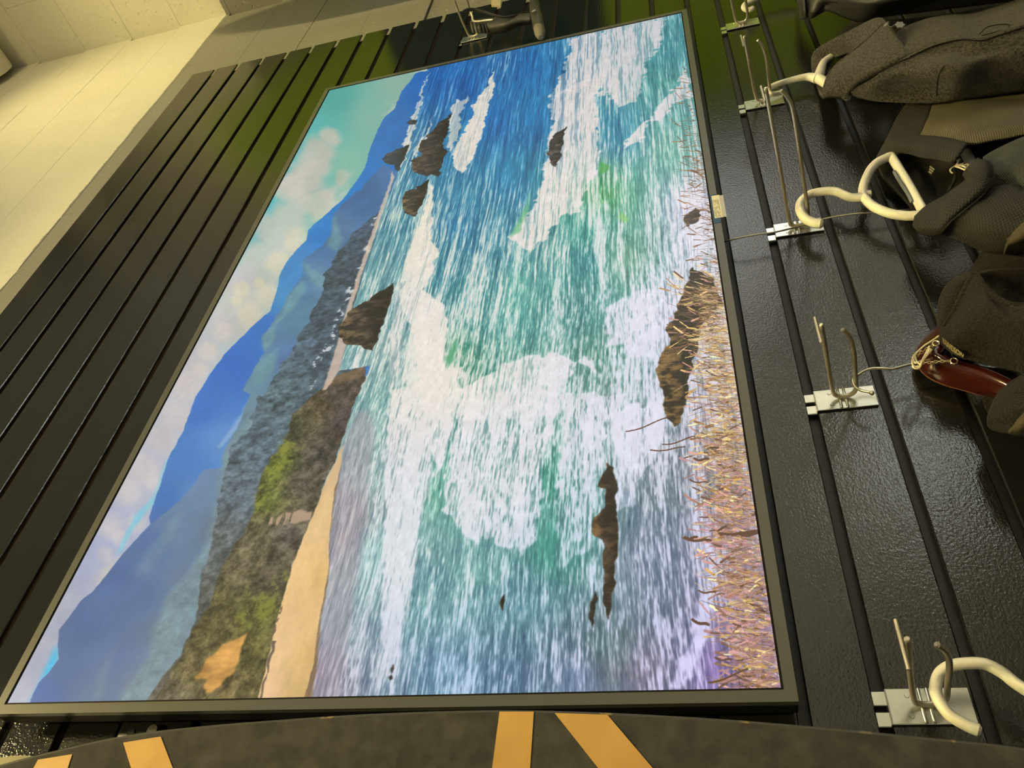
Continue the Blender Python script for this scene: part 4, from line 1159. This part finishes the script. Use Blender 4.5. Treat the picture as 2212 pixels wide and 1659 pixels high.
tube('zip_placket', [zF(*(p[0], p[1] + 4, p[2] - .004)) for p in Zp], 0.0022, FLEECE_D, g2, seg=8, flat=.6)
tube('pocket_seam', [zF(1780, 330, -.136), zF(1860, 262, -.134), zF(2010, 235, -.136), (zF(2070, 245, -.138)), zF(2040, 280, -.138), zF(1900, 320, -.138), zF(1800, 345, -.137)], 0.0008, FLEECE_D, g2, seg=6)
tube('shoulder_seam', [zF(1440, 640, -.142), zF(1390, 720, -.136), zF(1370, 830, -.118), zF(1365, 930, -.085)], 0.0012, FLEECE_D, g2, seg=6)
sheet('back_body', [[zF(360, 420, -.012), zF(430, 300, -.014), zF(560, 215, -.018)], [zF(700, 480, -.010), zF(800, 330, -.012), zF(900, 200, -.018)], [zF(1400, 600, -.010), zF(1400, 400, -.012), zF(1500, 140, -.018)], [zF(2700, 600, -.010), zF(2700, 300, -.012), zF(2700, -100, -.018)]], FLEECE_D, g2, thick=0.004, drop=0.33)
zp = empty('zip_pull', zF(880, 240, -.106)); zp.parent = g2; zp.location = zF(880, 240, -.106) - g2.location
bm = bmesh.new(); add_tube(bm, [zF(862, 262, -.106), zF(900, 222, -.106)], 0.0034, seg=8, n=2); finish(bm, 'slider', PULL_M, zp)
tube('link', [zF(890, 250, -.108), zF(920, 262, -.109), zF(960, 240, -.109)], 0.0009, PULL_M, zp, seg=6)
bm = bmesh.new()
c0 = zF(1005, 238, -.110)
ux = (zF(1060, 238, -.110) - c0); uy = (zF(1005, 205, -.110) - c0)
lobes = [1.0, .72, .98, .70, 1.0, .74, .95, .7, .9, .75, .95, .72]
outline = []
for k in range(24):
    an = 2 * math.pi * k / 24
    rr_ = lobes[(k // 2) % 12] if k % 2 == 0 else .88
    outline.append(c0 + ux * math.cos(an) * rr_ * .95 + uy * math.sin(an) * rr_)
prism(bm, outline, (0, 0.0018, 0))
finish(bm, 'leaf_tab', PULL_M, zp, smooth=False)

# mesh shirt
g3 = empty('mesh_shirt', zJ(900, 700, -0.05), 'dark mesh shirt with an olive-grey panel and open folded collar', 'shirt')
sheet('lining_back', [[zJ(255, 635, -.014), zJ(330, 800, -.013), zJ(520, 1000, -.013), (zJ(660, 1170, -.014))],
                      [zJ(500, 560, -.014), zJ(560, 760, -.010), zJ(680, 980, -.012), zJ(800, 1180, -.016)],
                      [zJ(850, 580, -.018), zJ(860, 760, -.010), zJ(920, 940, -.012), zJ(980, 1120, -.022)],
                      [zJ(1150, 560, -.030), zJ(1150, 720, -.012), zJ(1150, 900, -.016), zJ(1200, 1050, -.03)],
                      [zJ(1500, 420, -.03), zJ(1500, 640, -.012), zJ(1500, 900, -.016), zJ(1500, 1100, -.03)],
                      [zJ(2600, 200, -.03), zJ(2600, 640, -.012), zJ(2600, 1000, -.016), zJ(2600, 1400, -.03)]], DARKLINING, g3, thick=0.003, ripple=.0012, seed=8, drop=0.32)
sheet('yoke', [[zJ(250, 625, -.016), zJ(300, 530, -.022), zJ(400, 330, -.024), zJ(480, 165, -.024), zJ(600, -10, -.024), zJ(640, -60, -.024)],
               [zJ(380, 480, -.034), zJ(420, 400, -.034), zJ(520, 280, -.036), zJ(620, 140, -.036), zJ(730, -20, -.036), zJ(760, -60, -.036)],
               [zJ(730, 372, -.050), zJ(745, 330, -.050), zJ(775, 250, -.050), zJ(810, 140, -.050), zJ(865, -10, -.042), zJ(890, -60, -.038)]], MESH_BLACK, g3, thick=0.003)
sheet('front_panel', [[zJ(890, -60, -.039), zJ(865, -10, -.043), zJ(780, 235, -.051), zJ(720, 362, -.051)],
                      [zJ(1220, -60, -.042), zJ(1180, 0, -.050), zJ(1050, 240, -.072), zJ(960, 395, -.070)],
                      [zJ(1470, -70, -.044), zJ(1450, 0, -.052), zJ(1330, 260, -.084), zJ(1215, 445, -.082)],
                      [zJ(1800, -80, -.044), zJ(1780, 0, -.052), zJ(1650, 240, -.09), zJ(1520, 400, -.086)],
                      [zJ(2200, -120, -.044), zJ(2150, -20, -.052), zJ(2000, 180, -.09), zJ(1830, 340, -.088)],
                      [zJ(2800, -150, -.044), zJ(2750, -60, -.052), zJ(2700, 60, -.09), zJ(2600, 190, -.088)]], MESH_TAN, g3, thick=0.003, ripple=.001, seed=9, drop=0.32)
sheet('collar', [[zJ(250, 628, -.018), zJ(300, 530, -.026), zJ(372, 425, -.036), zJ(540, 378, -.048), zJ(720, 362, -.056), zJ(1000, 388, -.076), zJ(1212, 445, -.088)],
                 [zJ(262, 650, -.020), zJ(320, 570, -.030), zJ(410, 480, -.042), zJ(580, 450, -.054), (zJ(740, 455, -.062)), zJ(980, 500, -.080), zJ(1165, 515, -.090)],
                 [zJ(290, 640, -.020), zJ(335, 590, -.026), zJ(450, 532, -.034), zJ(600, 545, -.044), zJ(700, 580, -.052), zJ(900, 612, -.068), zJ(1065, 645, -.082)]], MESH_BLACK, g3, thick=0.004)
zlow = [(1385, 592, -.092), (1500, 520, -.095), (1660, 440, -.098), (1830, 368, -.1), (2400, 150, -.1), (2800, 0, -.1)]
zhi = [(1425, 945, -.088), (1500, 903, -.088), (1700, 882, -.088), (1850, 940, -.088), (2400, 1000, -.088), (2800, 1000, -.088)]
sheet('front_panel', [[zJ(*a), zJ((2 * a[0] + b[0]) / 3, (2 * a[1] + b[1]) / 3, -.102), zJ((a[0] + 2 * b[0]) / 3, (a[1] + 2 * b[1]) / 3, -.102), zJ(*b)] for a, b in zip(zlow, zhi)], MESH_GREEN, g3, thick=0.003, ripple=.0016, seed=10, drop=0.32)
sheet('sleeve', [[zJ(1060, 1240, -.074), zJ(1000, 1310, -.062), zJ(938, 1388, -.046)],
                 [zJ(1390, 962, -.090), zJ(1200, 1220, -.080), zJ(1040, 1418, -.046)],
                 [zJ(1500, 903, -.092), zJ(1340, 1240, -.086), zJ(1180, 1478, -.046)],
                 [zJ(1700, 880, -.094), zJ(1500, 1280, -.090), zJ(1320, 1540, -.046)],
                 [zJ(1850, 938, -.094), zJ(1700, 1300, -.092), zJ(1500, 1592, -.046)],
                 [zJ(2300, 990, -.094), zJ(2000, 1350, -.092), zJ(1680, 1600, -.046)],
                 [zJ(2800, 1000, -.094), zJ(2700, 1350, -.092), zJ(2600, 1700, -.046)]], MESH_BLACK, g3, thick=0.003, ripple=.0016, seed=11, drop=0.3)
sheet('cuff', [[zJ(1640, 1450, -.100), zJ(1625, 1520, -.090), zJ(1600, 1598, -.050)], [zJ(1740, 1340, -.104), zJ(1760, 1460, -.100), zJ(1700, 1590, -.052)], [zJ(1900, 1230, -.104), zJ(1900, 1420, -.102), zJ(1900, 1560, -.054)], [zJ(2500, 1000, -.104), zJ(2500, 1300, -.102), zJ(2500, 1560, -.054)]], OLIVE, g3, thick=0.003, drop=0.25)
ne = [(670, 1215, -.034, 652, 1300, -.036), (780, 1112, -.046, 750, 1384, -.046), (890, 1046, -.056, 940, 1386, -.054), (1000, 986, -.066, 1062, 1246, -.074), (1200, 835, -.082, 1392, 965, -.094), (1185, 760, -.090, 1484, 800, -.100), (1260, 670, -.094, 1488, 710, -.102), (1340, 597, -.098, 1440, 640, -.101)]
sheet('collar', [[zJ(a, b, c), zJ(a + (d - a) * .35, b + (e - b) * .35, c + (f - c) * .35 - .014), zJ(a + (d - a) * .75, b + (e - b) * .75, c + (f - c) * .75 - .012), zJ(d, e, f)] for a, b, c, d, e, f in ne], MESH_BLACK, g3, thick=0.004)
tube('collar_seam', [zJ(938, 1388, -.056), zJ(1056, 1252, -.078), zJ(1230, 1110, -.090), zJ(1392, 968, -.098), zJ(1484, 810, -.104), zJ(1490, 715, -.106)], 0.0012, DARKLINING, g3, seg=6)
lb = empty('size_label', zJ(850, 700, -.02)); lb.parent = g3; lb.location = zJ(850, 700, -.022) - g3.location
def flat_patch(name, quad, m, parent, th=0.0005):
    bm = bmesh.new(); prism(bm, quad, (0, th, 0)); return finish(bm, name, m, parent, smooth=False)
flat_patch('label_cloth', [zJ(845, 640, -.030), zJ(925, 695, -.030), zJ(845, 790, -.030), zJ(795, 745, -.030)], RIBBON, lb)
bm = bmesh.new()
rl = random.Random(3)
for k, (tx0, tx1) in enumerate(((0.0, 0.95), (0.1, .9), (.15, .8))):
    a0 = Vector((825, 672, 0)) + Vector((-9, 24, 0)) * k
    t = tx0
    while t < tx1:
        dt = rl.uniform(.06, .12)
        p = a0 + Vector((62, 44, 0)) * t * .8
        q = p + Vector((62, 44, 0)) * dt * .62
        prism(bm, [zJ(p.x, p.y, -.0312), zJ(q.x, q.y, -.0312), zJ(q.x - 6, q.y + 15, -.0312), zJ(p.x - 6, p.y + 15, -.0312)], (0, .0004, 0))
        t += dt + .03
finish(bm, 'print', PAPER, lb, smooth=False)
tube('hanging_loop', [zJ(1072, 690, -.03), zJ(1090, 750, -.032), zJ(1085, 830, -.034), zJ(1040, 910, -.036)], 0.0022, DARKLINING, g3, seg=8)
tie = empty('tag_tie', zJ(1100, 680, -.05)); tie.parent = g3; tie.location = zJ(1100, 680, -.05) - g3.location
for pts in ([(1215, 660), (1160, 670), (1085, 680), (1045, 705), (1038, 730), (1060, 752)], [(1085, 680), (1110, 655), (1135, 600)], [(1090, 612), (1110, 620), (1140, 605)], [(1085, 680), (1150, 700), (1200, 722)], [(1100, 668), (1160, 655), (1175, 645)], [(1160, 672), (1200, 690), (1195, 710)]):
    tube('string', [zJ(a, b, -.056) for a, b in pts], 0.0011, PAPER, tie, seg=6)

# dark fleece on the wooden hanger
g4 = empty('dark_fleece_top', zK(1000, 700, -0.06), 'black-brown fleece top on the wooden hanger, lettered ribbon inside its collar', 'top')
sheet('collar', [[zK(665, 660, -.016), zK(668, 540, -.016), zK(684, 420, -.018), zK(740, 312, -.022), zK(830, 240, -.028), zK(945, 192, -.036)],
                 [zK(690, 670, -.026), zK(720, 560, -.028), zK(760, 440, -.032), zK(820, 330, -.036), zK(890, 270, -.042), zK(960, 215, -.046)],
                 [zK(730, 690, -.028), zK(800, 560, -.030), zK(860, 430, -.034), zK(920, 330, -.038), zK(970, 260, -.044), zK(1010, 225, -.048)]], FLEECE_D, g4, thick=0.006)
sheet('collar', [[zK(690, 690, -.050), zK(688, 770, -.050), zK(700, 800, -.048)],
                 [zK(722, 655, -.056), zK(760, 760, -.064), zK(790, 868, -.052)],
                 [zK(805, 515, -.062), zK(850, 720, -.074), zK(885, 925, -.056)],
                 [zK(900, 320, -.066), zK(1000, 620, -.084), zK(1020, 968, -.060)],
                 [zK(968, 225, -.070), zK(1110, 560, -.092), zK(1160, 1000, -.066)],
                 [zK(1050, 315, -.078), zK(1240, 640, -.098), zK(1330, 1030, -.072)],
                 [zK(1200, 440, -.086), zK(1380, 720, -.104), zK(1450, 1060, -.078)],
                 [zK(1310, 478, -.092), zK(1550, 760, -.108), zK(1650, 1110, -.082)],
                 [zK(1600, 470, -.098), zK(1800, 760, -.11), zK(1950, 1160, -.084)]], FLEECE_D, g4, n=7, thick=0.006, ripple=.001, seed=12, drop=0.38)
tube('collar_rim', [zK(722, 655, -.058), zK(805, 515, -.064), zK(900, 320, -.068), zK(960, 222, -.071), zK(1000, 240, -.074), zK(1050, 315, -.080), zK(1200, 440, -.088), zK(1310, 478, -.094), zK(1600, 470, -.1)], 0.004, FLEECE_D, g4, seg=8)
sheet('collar', [[zK(955, 215, -.062), zK(985, 260, -.05), zK(1050, 340, -.044)], [zK(1120, 172, -.062), zK(1140, 300, -.046), zK(1210, 470, -.044)], [zK(1390, 158, -.066), zK(1390, 320, -.048), zK(1400, 500, -.05)], [zK(1800, 140, -.07), zK(1800, 300, -.05), zK(1800, 500, -.054)]], FLEECE_D, g4, thick=0.006)
sheet('back_shoulder', [[zK(925, 205, -.022), zK(980, 110, -.022), zK(1040, 15, -.022)], [zK(960, 300, -.024), zK(1130, 130, -.032), zK(1180, -30, -.030)], [zK(1390, 260, -.030), zK(1400, 100, -.040), zK(1400, -60, -.036)], [zK(1900, 300, -.030), zK(1900, 60, -.042), zK(1900, -120, -.036)]], FLEECE_D, g4, thick=0.005, drop=0.38)
sheet('sleeve', [[zK(1380, 1075, -.060), zK(1270, 1150, -.056), zK(1170, 1250, -.050), zK(1108, 1390, -.046), zK(1092, 1480, -.042), zK(1130, 1525, -.034)],
                 [zK(1440, 1110, -.076), zK(1370, 1210, -.076), zK(1290, 1310, -.074), zK(1250, 1400, -.070), zK(1230, 1480, -.062), zK(1262, 1552, -.042)],
                 [zK(1600, 1150, -.082), zK(1560, 1250, -.084), zK(1520, 1350, -.084), zK(1480, 1430, -.082), zK(1440, 1510, -.074), zK(1420, 1580, -.05)],
                 [zK(2000, 1200, -.084), zK(2000, 1300, -.088), zK(2000, 1400, -.088), zK(2000, 1500, -.086), zK(2000, 1560, -.08), zK(2000, 1640, -.06)]], FLEECE_D, g4, thick=0.005, ripple=.001, seed=14, drop=0.35)
sheet('lining', [[zK(1258, 1552, -.066), zK(1330, 1562, -.062), zK(1400, 1566, -.058)], [zK(1320, 1470, -.078), zK(1370, 1500, -.078), zK(1450, 1500, -.076)], [zK(1395, 1380, -.090), zK(1450, 1400, -.090), zK(1520, 1400, -.090)]], OLIVE, g4, thick=0.003)
sheet('body', [[zK(1080, 1010, -.022), zK(1050, 1200, -.016), zK(1040, 1300, -.014), zK(1100, 1420, -.014)], [zK(1300, 1020, -.03), zK(1300, 1200, -.02), zK(1300, 1350, -.018), zK(1300, 1500, -.018)], [zK(1900, 1100, -.03), zK(1900, 1250, -.02), zK(1900, 1450, -.018), zK(1900, 1600, -.018)]], FLEECE_D, g4, thick=0.004, drop=0.36)
# lettered ribbon along the collar
zT = zoom(1940, 680, 11.06)
yr = -0.060
rib = sheet('ribbon', [[zT(1045, 520, -.0585), zT(1080, 700, -.0585)], [zT(1160, 600, -.0615), zT(1180, 790, -.060)], [zT(1330, 740, -.0645), zT(1320, 905, -.061)], [zT(1580, 945, -.0665), zT(1540, 1025, -.061)]], RIBBON, g4, thick=0.0015)
fc = bpy.data.curves.new('ribbon_lettering', 'FONT')
fc.body = 'EY-DAVIDSON'
fc.size = 0.0125
fc.space_character = 0.92
fc.extrude = 0.0003
fo = bpy.data.objects.new('ribbon_lettering', fc)
dg = bpy.context.evaluated_depsgraph_get()
COL.objects.link(fo)
dg.update()
tm = bpy.data.meshes.new_from_object(fo.evaluated_get(dg))
bpy.data.objects.remove(fo)
co = np.zeros(len(tm.vertices) * 3); tm.vertices.foreach_get('co', co); co = co.reshape(-1, 3)
mx_, my_ = co[:, 0].max(), co[:, 1].max()
basel = catmull([zT(1085, 690, -.0625), zT(1190, 795, -.0645), zT(1330, 905, -.0670), zT(1545, 1020, -.0685)], 10)
topln = catmull([zT(1050, 535, -.0625), zT(1150, 600, -.0660), zT(1320, 740, -.0690), zT(1575, 945, -.0705)], 10)
for i, c_ in enumerate(co):
    t = min(max(c_[0] / mx_, 0), .9999) * (len(basel) - 1)
    k = int(t); f_ = t - k
    a_ = basel[k].lerp(basel[k + 1], f_); b_ = topln[k].lerp(topln[k + 1], f_)
    co[i] = (a_.lerp(b_, .08 + .84 * c_[1] / my_) + Vector((0, -c_[2], 0)))[:]
tm.vertices.foreach_set('co', co.reshape(-1)); tm.update()
tm.materials.clear()
lo_ = link('ribbon_lettering', tm, g4, [GOLD_T])
lo_['label'] = 'gold stitched lettering on the ribbon'
# chain loop and cord round the hanger neck
ch = empty('hanging_chain', zT(560, 1150, -.05)); ch.parent = g4; ch.location = zT(560, 1150, -.05) - g4.location
def chain(points, n):
    P = catmull(points, 12)
    L = [0]
    for a, b in zip(P, P[1:]): L.append(L[-1] + (b - a).length)
    def pos(s):
        k = max(0, min(len(L) - 2, next((i for i in range(len(L) - 1) if L[i + 1] >= s), len(L) - 2)))
        return P[k].lerp(P[k + 1], (s - L[k]) / max(1e-9, L[k + 1] - L[k]))
    step = L[-1] / n
    for i in range(n):
        a, b = pos(i * step), pos(min(L[-1], (i + 1.35) * step))
        t = (b - a); ln = t.length / 2; t.normalize()
        up = Vector((0, -1, 0)); s = t.cross(up).normalized(); up = s.cross(t)
        ang = 0.9 if i % 2 else -0.5
        s2 = s * math.cos(ang) + up * math.sin(ang)
        c = (a + b) / 2
        ring = [c + t * math.cos(2 * math.pi * k / 10) * ln + s2 * math.sin(2 * math.pi * k / 10) * ln * .62 for k in range(10)]
        bm = bmesh.new(); add_tube(bm, ring, 0.00062, seg=6, n=1, closed=True, smoothpath=False)
        finish(bm, 'chain_link', CHAIN_M, ch)
chain([zT(540, 1160, -.048), zT(700, 1140, -.050), zT(900, 1125, -.052), zT(1100, 1115, -.054), zT(1240, 1105, -.055)], 9)
chain([zT(420, 1010, -.044), zT(520, 930, -.044), zT(640, 840, -.046), zT(760, 770, -.048), zT(850, 710, -.050)], 7)
for cx_, cy_, rx_, ry_, yy in ((1335, 1105, 88, 72, -.056), (905, 685, 85, 58, -.052)):
    ring = [zT(cx_ + rx_ * math.cos(2 * math.pi * k / 14), cy_ + ry_ * math.sin(2 * math.pi * k / 14), yy) for k in range(14)]
    bm = bmesh.new(); add_tube(bm, ring, 0.0008, seg=8, n=1, closed=True, smoothpath=False); finish(bm, 'split_ring', CHAIN_M, ch)
cord = empty('cotton_cord', zT(420, 1150, -.05)); cord.parent = g4; cord.location = zT(420, 1150, -.05) - g4.location
for pts, r in ([[(1070, 440), (960, 520), (800, 630), (640, 730), (480, 870), (380, 980), (340, 1080), (345, 1190), (380, 1270), (470, 1285), (540, 1230), (555, 1130)], .0011],
               [[(555, 1130), (600, 1040), (660, 930), (720, 810), (745, 750)], .0011], [[(545, 1180), (620, 1060), (700, 960), (790, 850), (800, 830)], .0010],
               [[(700, 940), (730, 880), (765, 820)], .0016], [[(400, 990), (420, 1050), (440, 1100), (480, 1150), (545, 1195)], .0010], [[(350, 1210), (430, 1240), (520, 1220)], .0011], [[(400, 1000), (370, 1060), (390, 1130), (430, 1165)], .0009]):
    tube('strand', [zT(a, b, -.050) for a, b in pts], r, CORD_M, cord, seg=6)

# ------------------------------------------------------------------ black gear hanging on the far hook
zG = zoom(960, 0, 7.9)
gear = empty('strap_gear', zG(900, 300, -0.06), 'black plastic strap gear with a ribbed grip and rubber foot on the far hook', 'strap')
tube('strap', [zG(330, 190, -.11), zG(400, 165, -.11), zG(520, 165, -.105), zG(700, 215, -.095), zG(900, 275, -.085), zG(1080, 292, -.078), zG(1250, 250, -.072), zG(1390, 205, -.07), zG(1460, 225, -.068)], [0.006, 0.006, 0.005, 0.004, 0.0025, 0.0018], DARKPLASTIC, gear, seg=10, flat=.5)
sheet('grip_body', [[zG(450, 370, -.062), zG(460, 450, -.055), zG(480, 560, -.045)], [zG(700, 330, -.066), zG(720, 440, -.062), zG(740, 565, -.045)], [zG(1000, 300, -.07), zG(1000, 430, -.066), zG(1020, 540, -.045)], [zG(1300, 250, -.07), zG(1280, 360, -.066), zG(1260, 430, -.045)], [zG(1480, 240, -.068), zG(1480, 340, -.064), zG(1470, 400, -.045)]], DARKPLASTIC, gear, thick=0.006)
for k in range(5):
    xx = 480 + k * 58
    tube('rib', [zG(xx - 10, 390 + k * 2, -.066), zG(xx + 5, 460, -.062), zG(xx + 35, 555, -.050)], 0.0022, RUBBER, gear, seg=8)
tube('handle_rod', [zG(455, 215, -.085), zG(478, 290, -.078), zG(490, 350, -.074), zG(560, 365, -.074), zG(700, 350, -.074), zG(830, 338, -.074)], 0.0026, STEEL, gear, seg=10, n=5)
tube('hinge_barrel', [zG(1540, 60, -.07), zG(1550, 200, -.07), zG(1590, 330, -.066), zG(1610, 480, -.06)], [0.012, 0.013, 0.0135, 0.013], DARKPLASTIC, gear, seg=16)
tube('rubber_foot', [zG(1612, 470, -.06), zG(1632, 560, -.057), zG(1645, 620, -.056)], [0.0125, 0.0125, 0.009], TANFOOT, gear, seg=16)
tube('rivet_pin', [zG(1500, 205, -.085), zG(1560, 185, -.085)], 0.003, PULL_M, gear, seg=8, n=2)
bm = bmesh.new(); prism(bm, [zG(800, -60, -.05), zG(960, -60, -.05), zG(960, 95, -.05), zG(800, 95, -.05)], (0, .004, 0)); finish(bm, 'webbing', CREAMPOST, gear, smooth=False)
tube('side_arm', [zG(1520, -80, -.072), zG(1535, 40, -.07), zG(1550, 140, -.07)], 0.011, DARKPLASTIC, gear, seg=12)

# ------------------------------------------------------------------ boards
def board(name, Y, edge, label, xback, group=None):
    root = empty(name, (edge[len(edge) // 2].x - 0.1, Y, -0.5), label, 'skateboard')
    return root
# longboard deck in front, to the left of the television
YB = -0.22
bp_ = [(0, 1650), (150, 1612), (280, 1585), (430, 1567), (600, 1553), (800, 1540), (1050, 1532), (1250, 1535), (1500, 1547), (1750, 1566), (2000, 1590), (2212, 1613)]
E_ = [at(*p, YB) for p in bp_]
zs = [p.z for p in E_]; xs_ = [p.x for p in E_]
def edge_x(z):
    return float(np.interp(-z, [-a for a in zs], xs_))
zt, zb_ = E_[0].z, E_[-1].z
lb_root = empty('skateboard', (xs_[6] - 0.11, YB, zb_ - 0.12), 'long black skateboard deck with bare wood stripes standing beside the television', 'skateboard')
outline = []
cxm = xs_[6] - 0.115
top_cap = [(E_[0].x - 0.012, zt + 0.035), (E_[0].x - 0.035, zt + 0.075), (cxm - 0.02, zt + 0.105)]
bot_cap = [(E_[-1].x - 0.012, zb_ - 0.045), (E_[-1].x - 0.035, zb_ - 0.09), (cxm - 0.02, zb_ - 0.12)]
right = [(cxm, zt + 0.107)] + [(p[0], p[1]) for p in reversed(top_cap)] + [(p.x, p.z) for p in E_] + [(p[0], p[1]) for p in bot_cap] + [(cxm, zb_ - 0.122)]
full = right + [(2 * cxm - x, z) for x, z in reversed(right[1:-1])]
sm = catmull([Vector((x, 0, z)) for x, z in full + [full[0]]], 4)[:-1]
bm = bmesh.new()
prism(bm, [Vector((p.x, YB, p.z)) for p in sm], (0, 0.011, 0), 0)
bmesh.ops.recalc_face_normals(bm, faces=bm.faces)
for f in bm.faces:
    if abs(f.normal.y) < 0.5: f.material_index = 1
es = [e for e in bm.edges if all(abs(v.co.y - YB) < 1e-6 for v in e.verts)]
r = bmesh.ops.bevel(bm, geom=es, offset=0.0022, segments=3, affect='EDGES', profile=0.5, material=1)
finish(bm, 'deck', [GRIP, DECKEDGE], lb_root, angle=30)
def stripe(pxs):
    a = [at(*p, YB - 0.0006) for p in pxs]
    # carry the stripe on across the deck
    d0 = (a[3] - a[0]).normalized(); d1 = (a[2] - a[1]).normalized()
    q = [a[0], a[1], a[1] + d1 * 0.12, a[0] + d0 * 0.12]
    bm = bmesh.new(); prism(bm, q, (0, 0.0012, 0)); finish(bm, 'wood_stripe', STRIPE, lb_root, smooth=False)
stripe([(1079, 1537), (1153, 1537), (1145, 1659), (1063, 1659)])
stripe([(1198, 1540), (1312, 1544), (1410, 1659), (1292, 1659)])
stripe([(266, 1604), (347, 1591), (373, 1659), (283, 1659)])
stripe([(82, 1641), (156, 1629), (146, 1659), (72, 1659)])
# rounded olive nose of another board behind it
YN = -0.10
nb = [at(*p, YN) for p in [(-60, 1665), (-30, 1646), (0, 1637), (35, 1632), (75, 1634), (105, 1642), (125, 1656), (135, 1680), (120, 1720), (60, 1760), (-10, 1760), (-60, 1710)]]
bm = bmesh.new()
sm2 = catmull(nb + [nb[0]], 4)[:-1]
prism(bm, sm2, (0, 0.012, 0))
es = [e for e in bm.edges if all(abs(v.co.y - YN) < 1e-6 for v in e.verts)]
bmesh.ops.bevel(bm, geom=es, offset=0.003, segments=3, affect='EDGES', profile=0.5)
wl = finish(bm, 'wheel', OLIVE_GLOSS, lb_root, angle=30)
wl['label'] = 'rounded olive wheel showing behind the deck end'

# tall lime board that hangs in the corner; its lower edge shows at the top of the frame
XG = 2.10
gb = empty('surfboard', (XG, -0.3, -0.45), 'lime green board with a dark teal middle hanging in the far corner', 'board')
def gb_edge(z):
    pts = [(-0.5, -0.25), (-0.4, -0.17), (-0.1, -0.09), (0.3, -0.045), (0.6, -0.035), (0.87, -0.040), (1.02, -0.058), (1.17, -0.090), (1.35, -0.150), (1.5, -0.215), (1.58, -0.27), (1.62, -0.33)]
    return float(np.interp(z, [p[0] for p in pts], [p[1] for p in pts]))
def board_part(name, z0, z1, m):
    zz = np.linspace(z0, z1, 14)
    bm = bmesh.new(); rings = []
    for z in zz:
        e = gb_edge(z); hw = max(0.01, e + 0.33); c = -0.33
        ring = []
        for k in range(20):
            an = 2 * math.pi * k / 20
            ring.append(bm.verts.new((XG + 0.03 * math.sin(an) * min(1, hw * 8), c + hw * math.copysign(abs(math.cos(an)) ** .7, math.cos(an)), z)))
        rings.append(ring)
    for a, b in zip(rings, rings[1:]):
        for k in range(20):
            bm.faces.new((a[k], a[(k + 1) % 20], b[(k + 1) % 20], b[k]))
    bm.faces.new(rings[0]); bm.faces.new(list(reversed(rings[-1])))
    return finish(bm, name, m, gb, angle=60)
board_part('tail', -0.5, 0.20, LIME)
board_part('middle', 0.20, 0.86, NAVY)
board_part('nose', 0.86, 1.62, LIME)

# small black cover plate on the slats under the television's near end
op = empty('cover_plate', at(300, 1580, 0.0), 'small black gloss cover plate with a knob below the television corner', 'plate')
pq = [at(258, 1600, -.008), at(262, 1562, -.008), at(400, 1556, -.008), at(400, 1600, -.008)]
xa, xb = min(p.x for p in pq) - .004, max(p.x for p in pq); za, zb2 = min(p.z for p in pq), max(p.z for p in pq)
bm = bmesh.new(); add_box(bm, xa, xb, -.008, -.0008, za, zb2, .003); finish(bm, 'plate', GLOSSBLACK, op, angle=30)
bm = bmesh.new(); cyl(bm, Vector(((xa + xb) / 2, -.008, (za + zb2) / 2 - .004)), (0, -1, 0), .008, .007, 18, .006); finish(bm, 'knob', DARKPLASTIC, op, angle=30)
bm = bmesh.new(); cyl(bm, Vector(((xa + xb) / 2, -.008, zb2 - .018)), (0, -1, 0), .005, .001, 16, .004); finish(bm, 'screw', GLOSSBLACK, op, angle=30)

# ------------------------------------------------------------------ raise everything so that the floor is at zero
for o in scene.objects:
    if o.parent is None:
        o.location.z += ZB
bpy.context.view_layer.update()
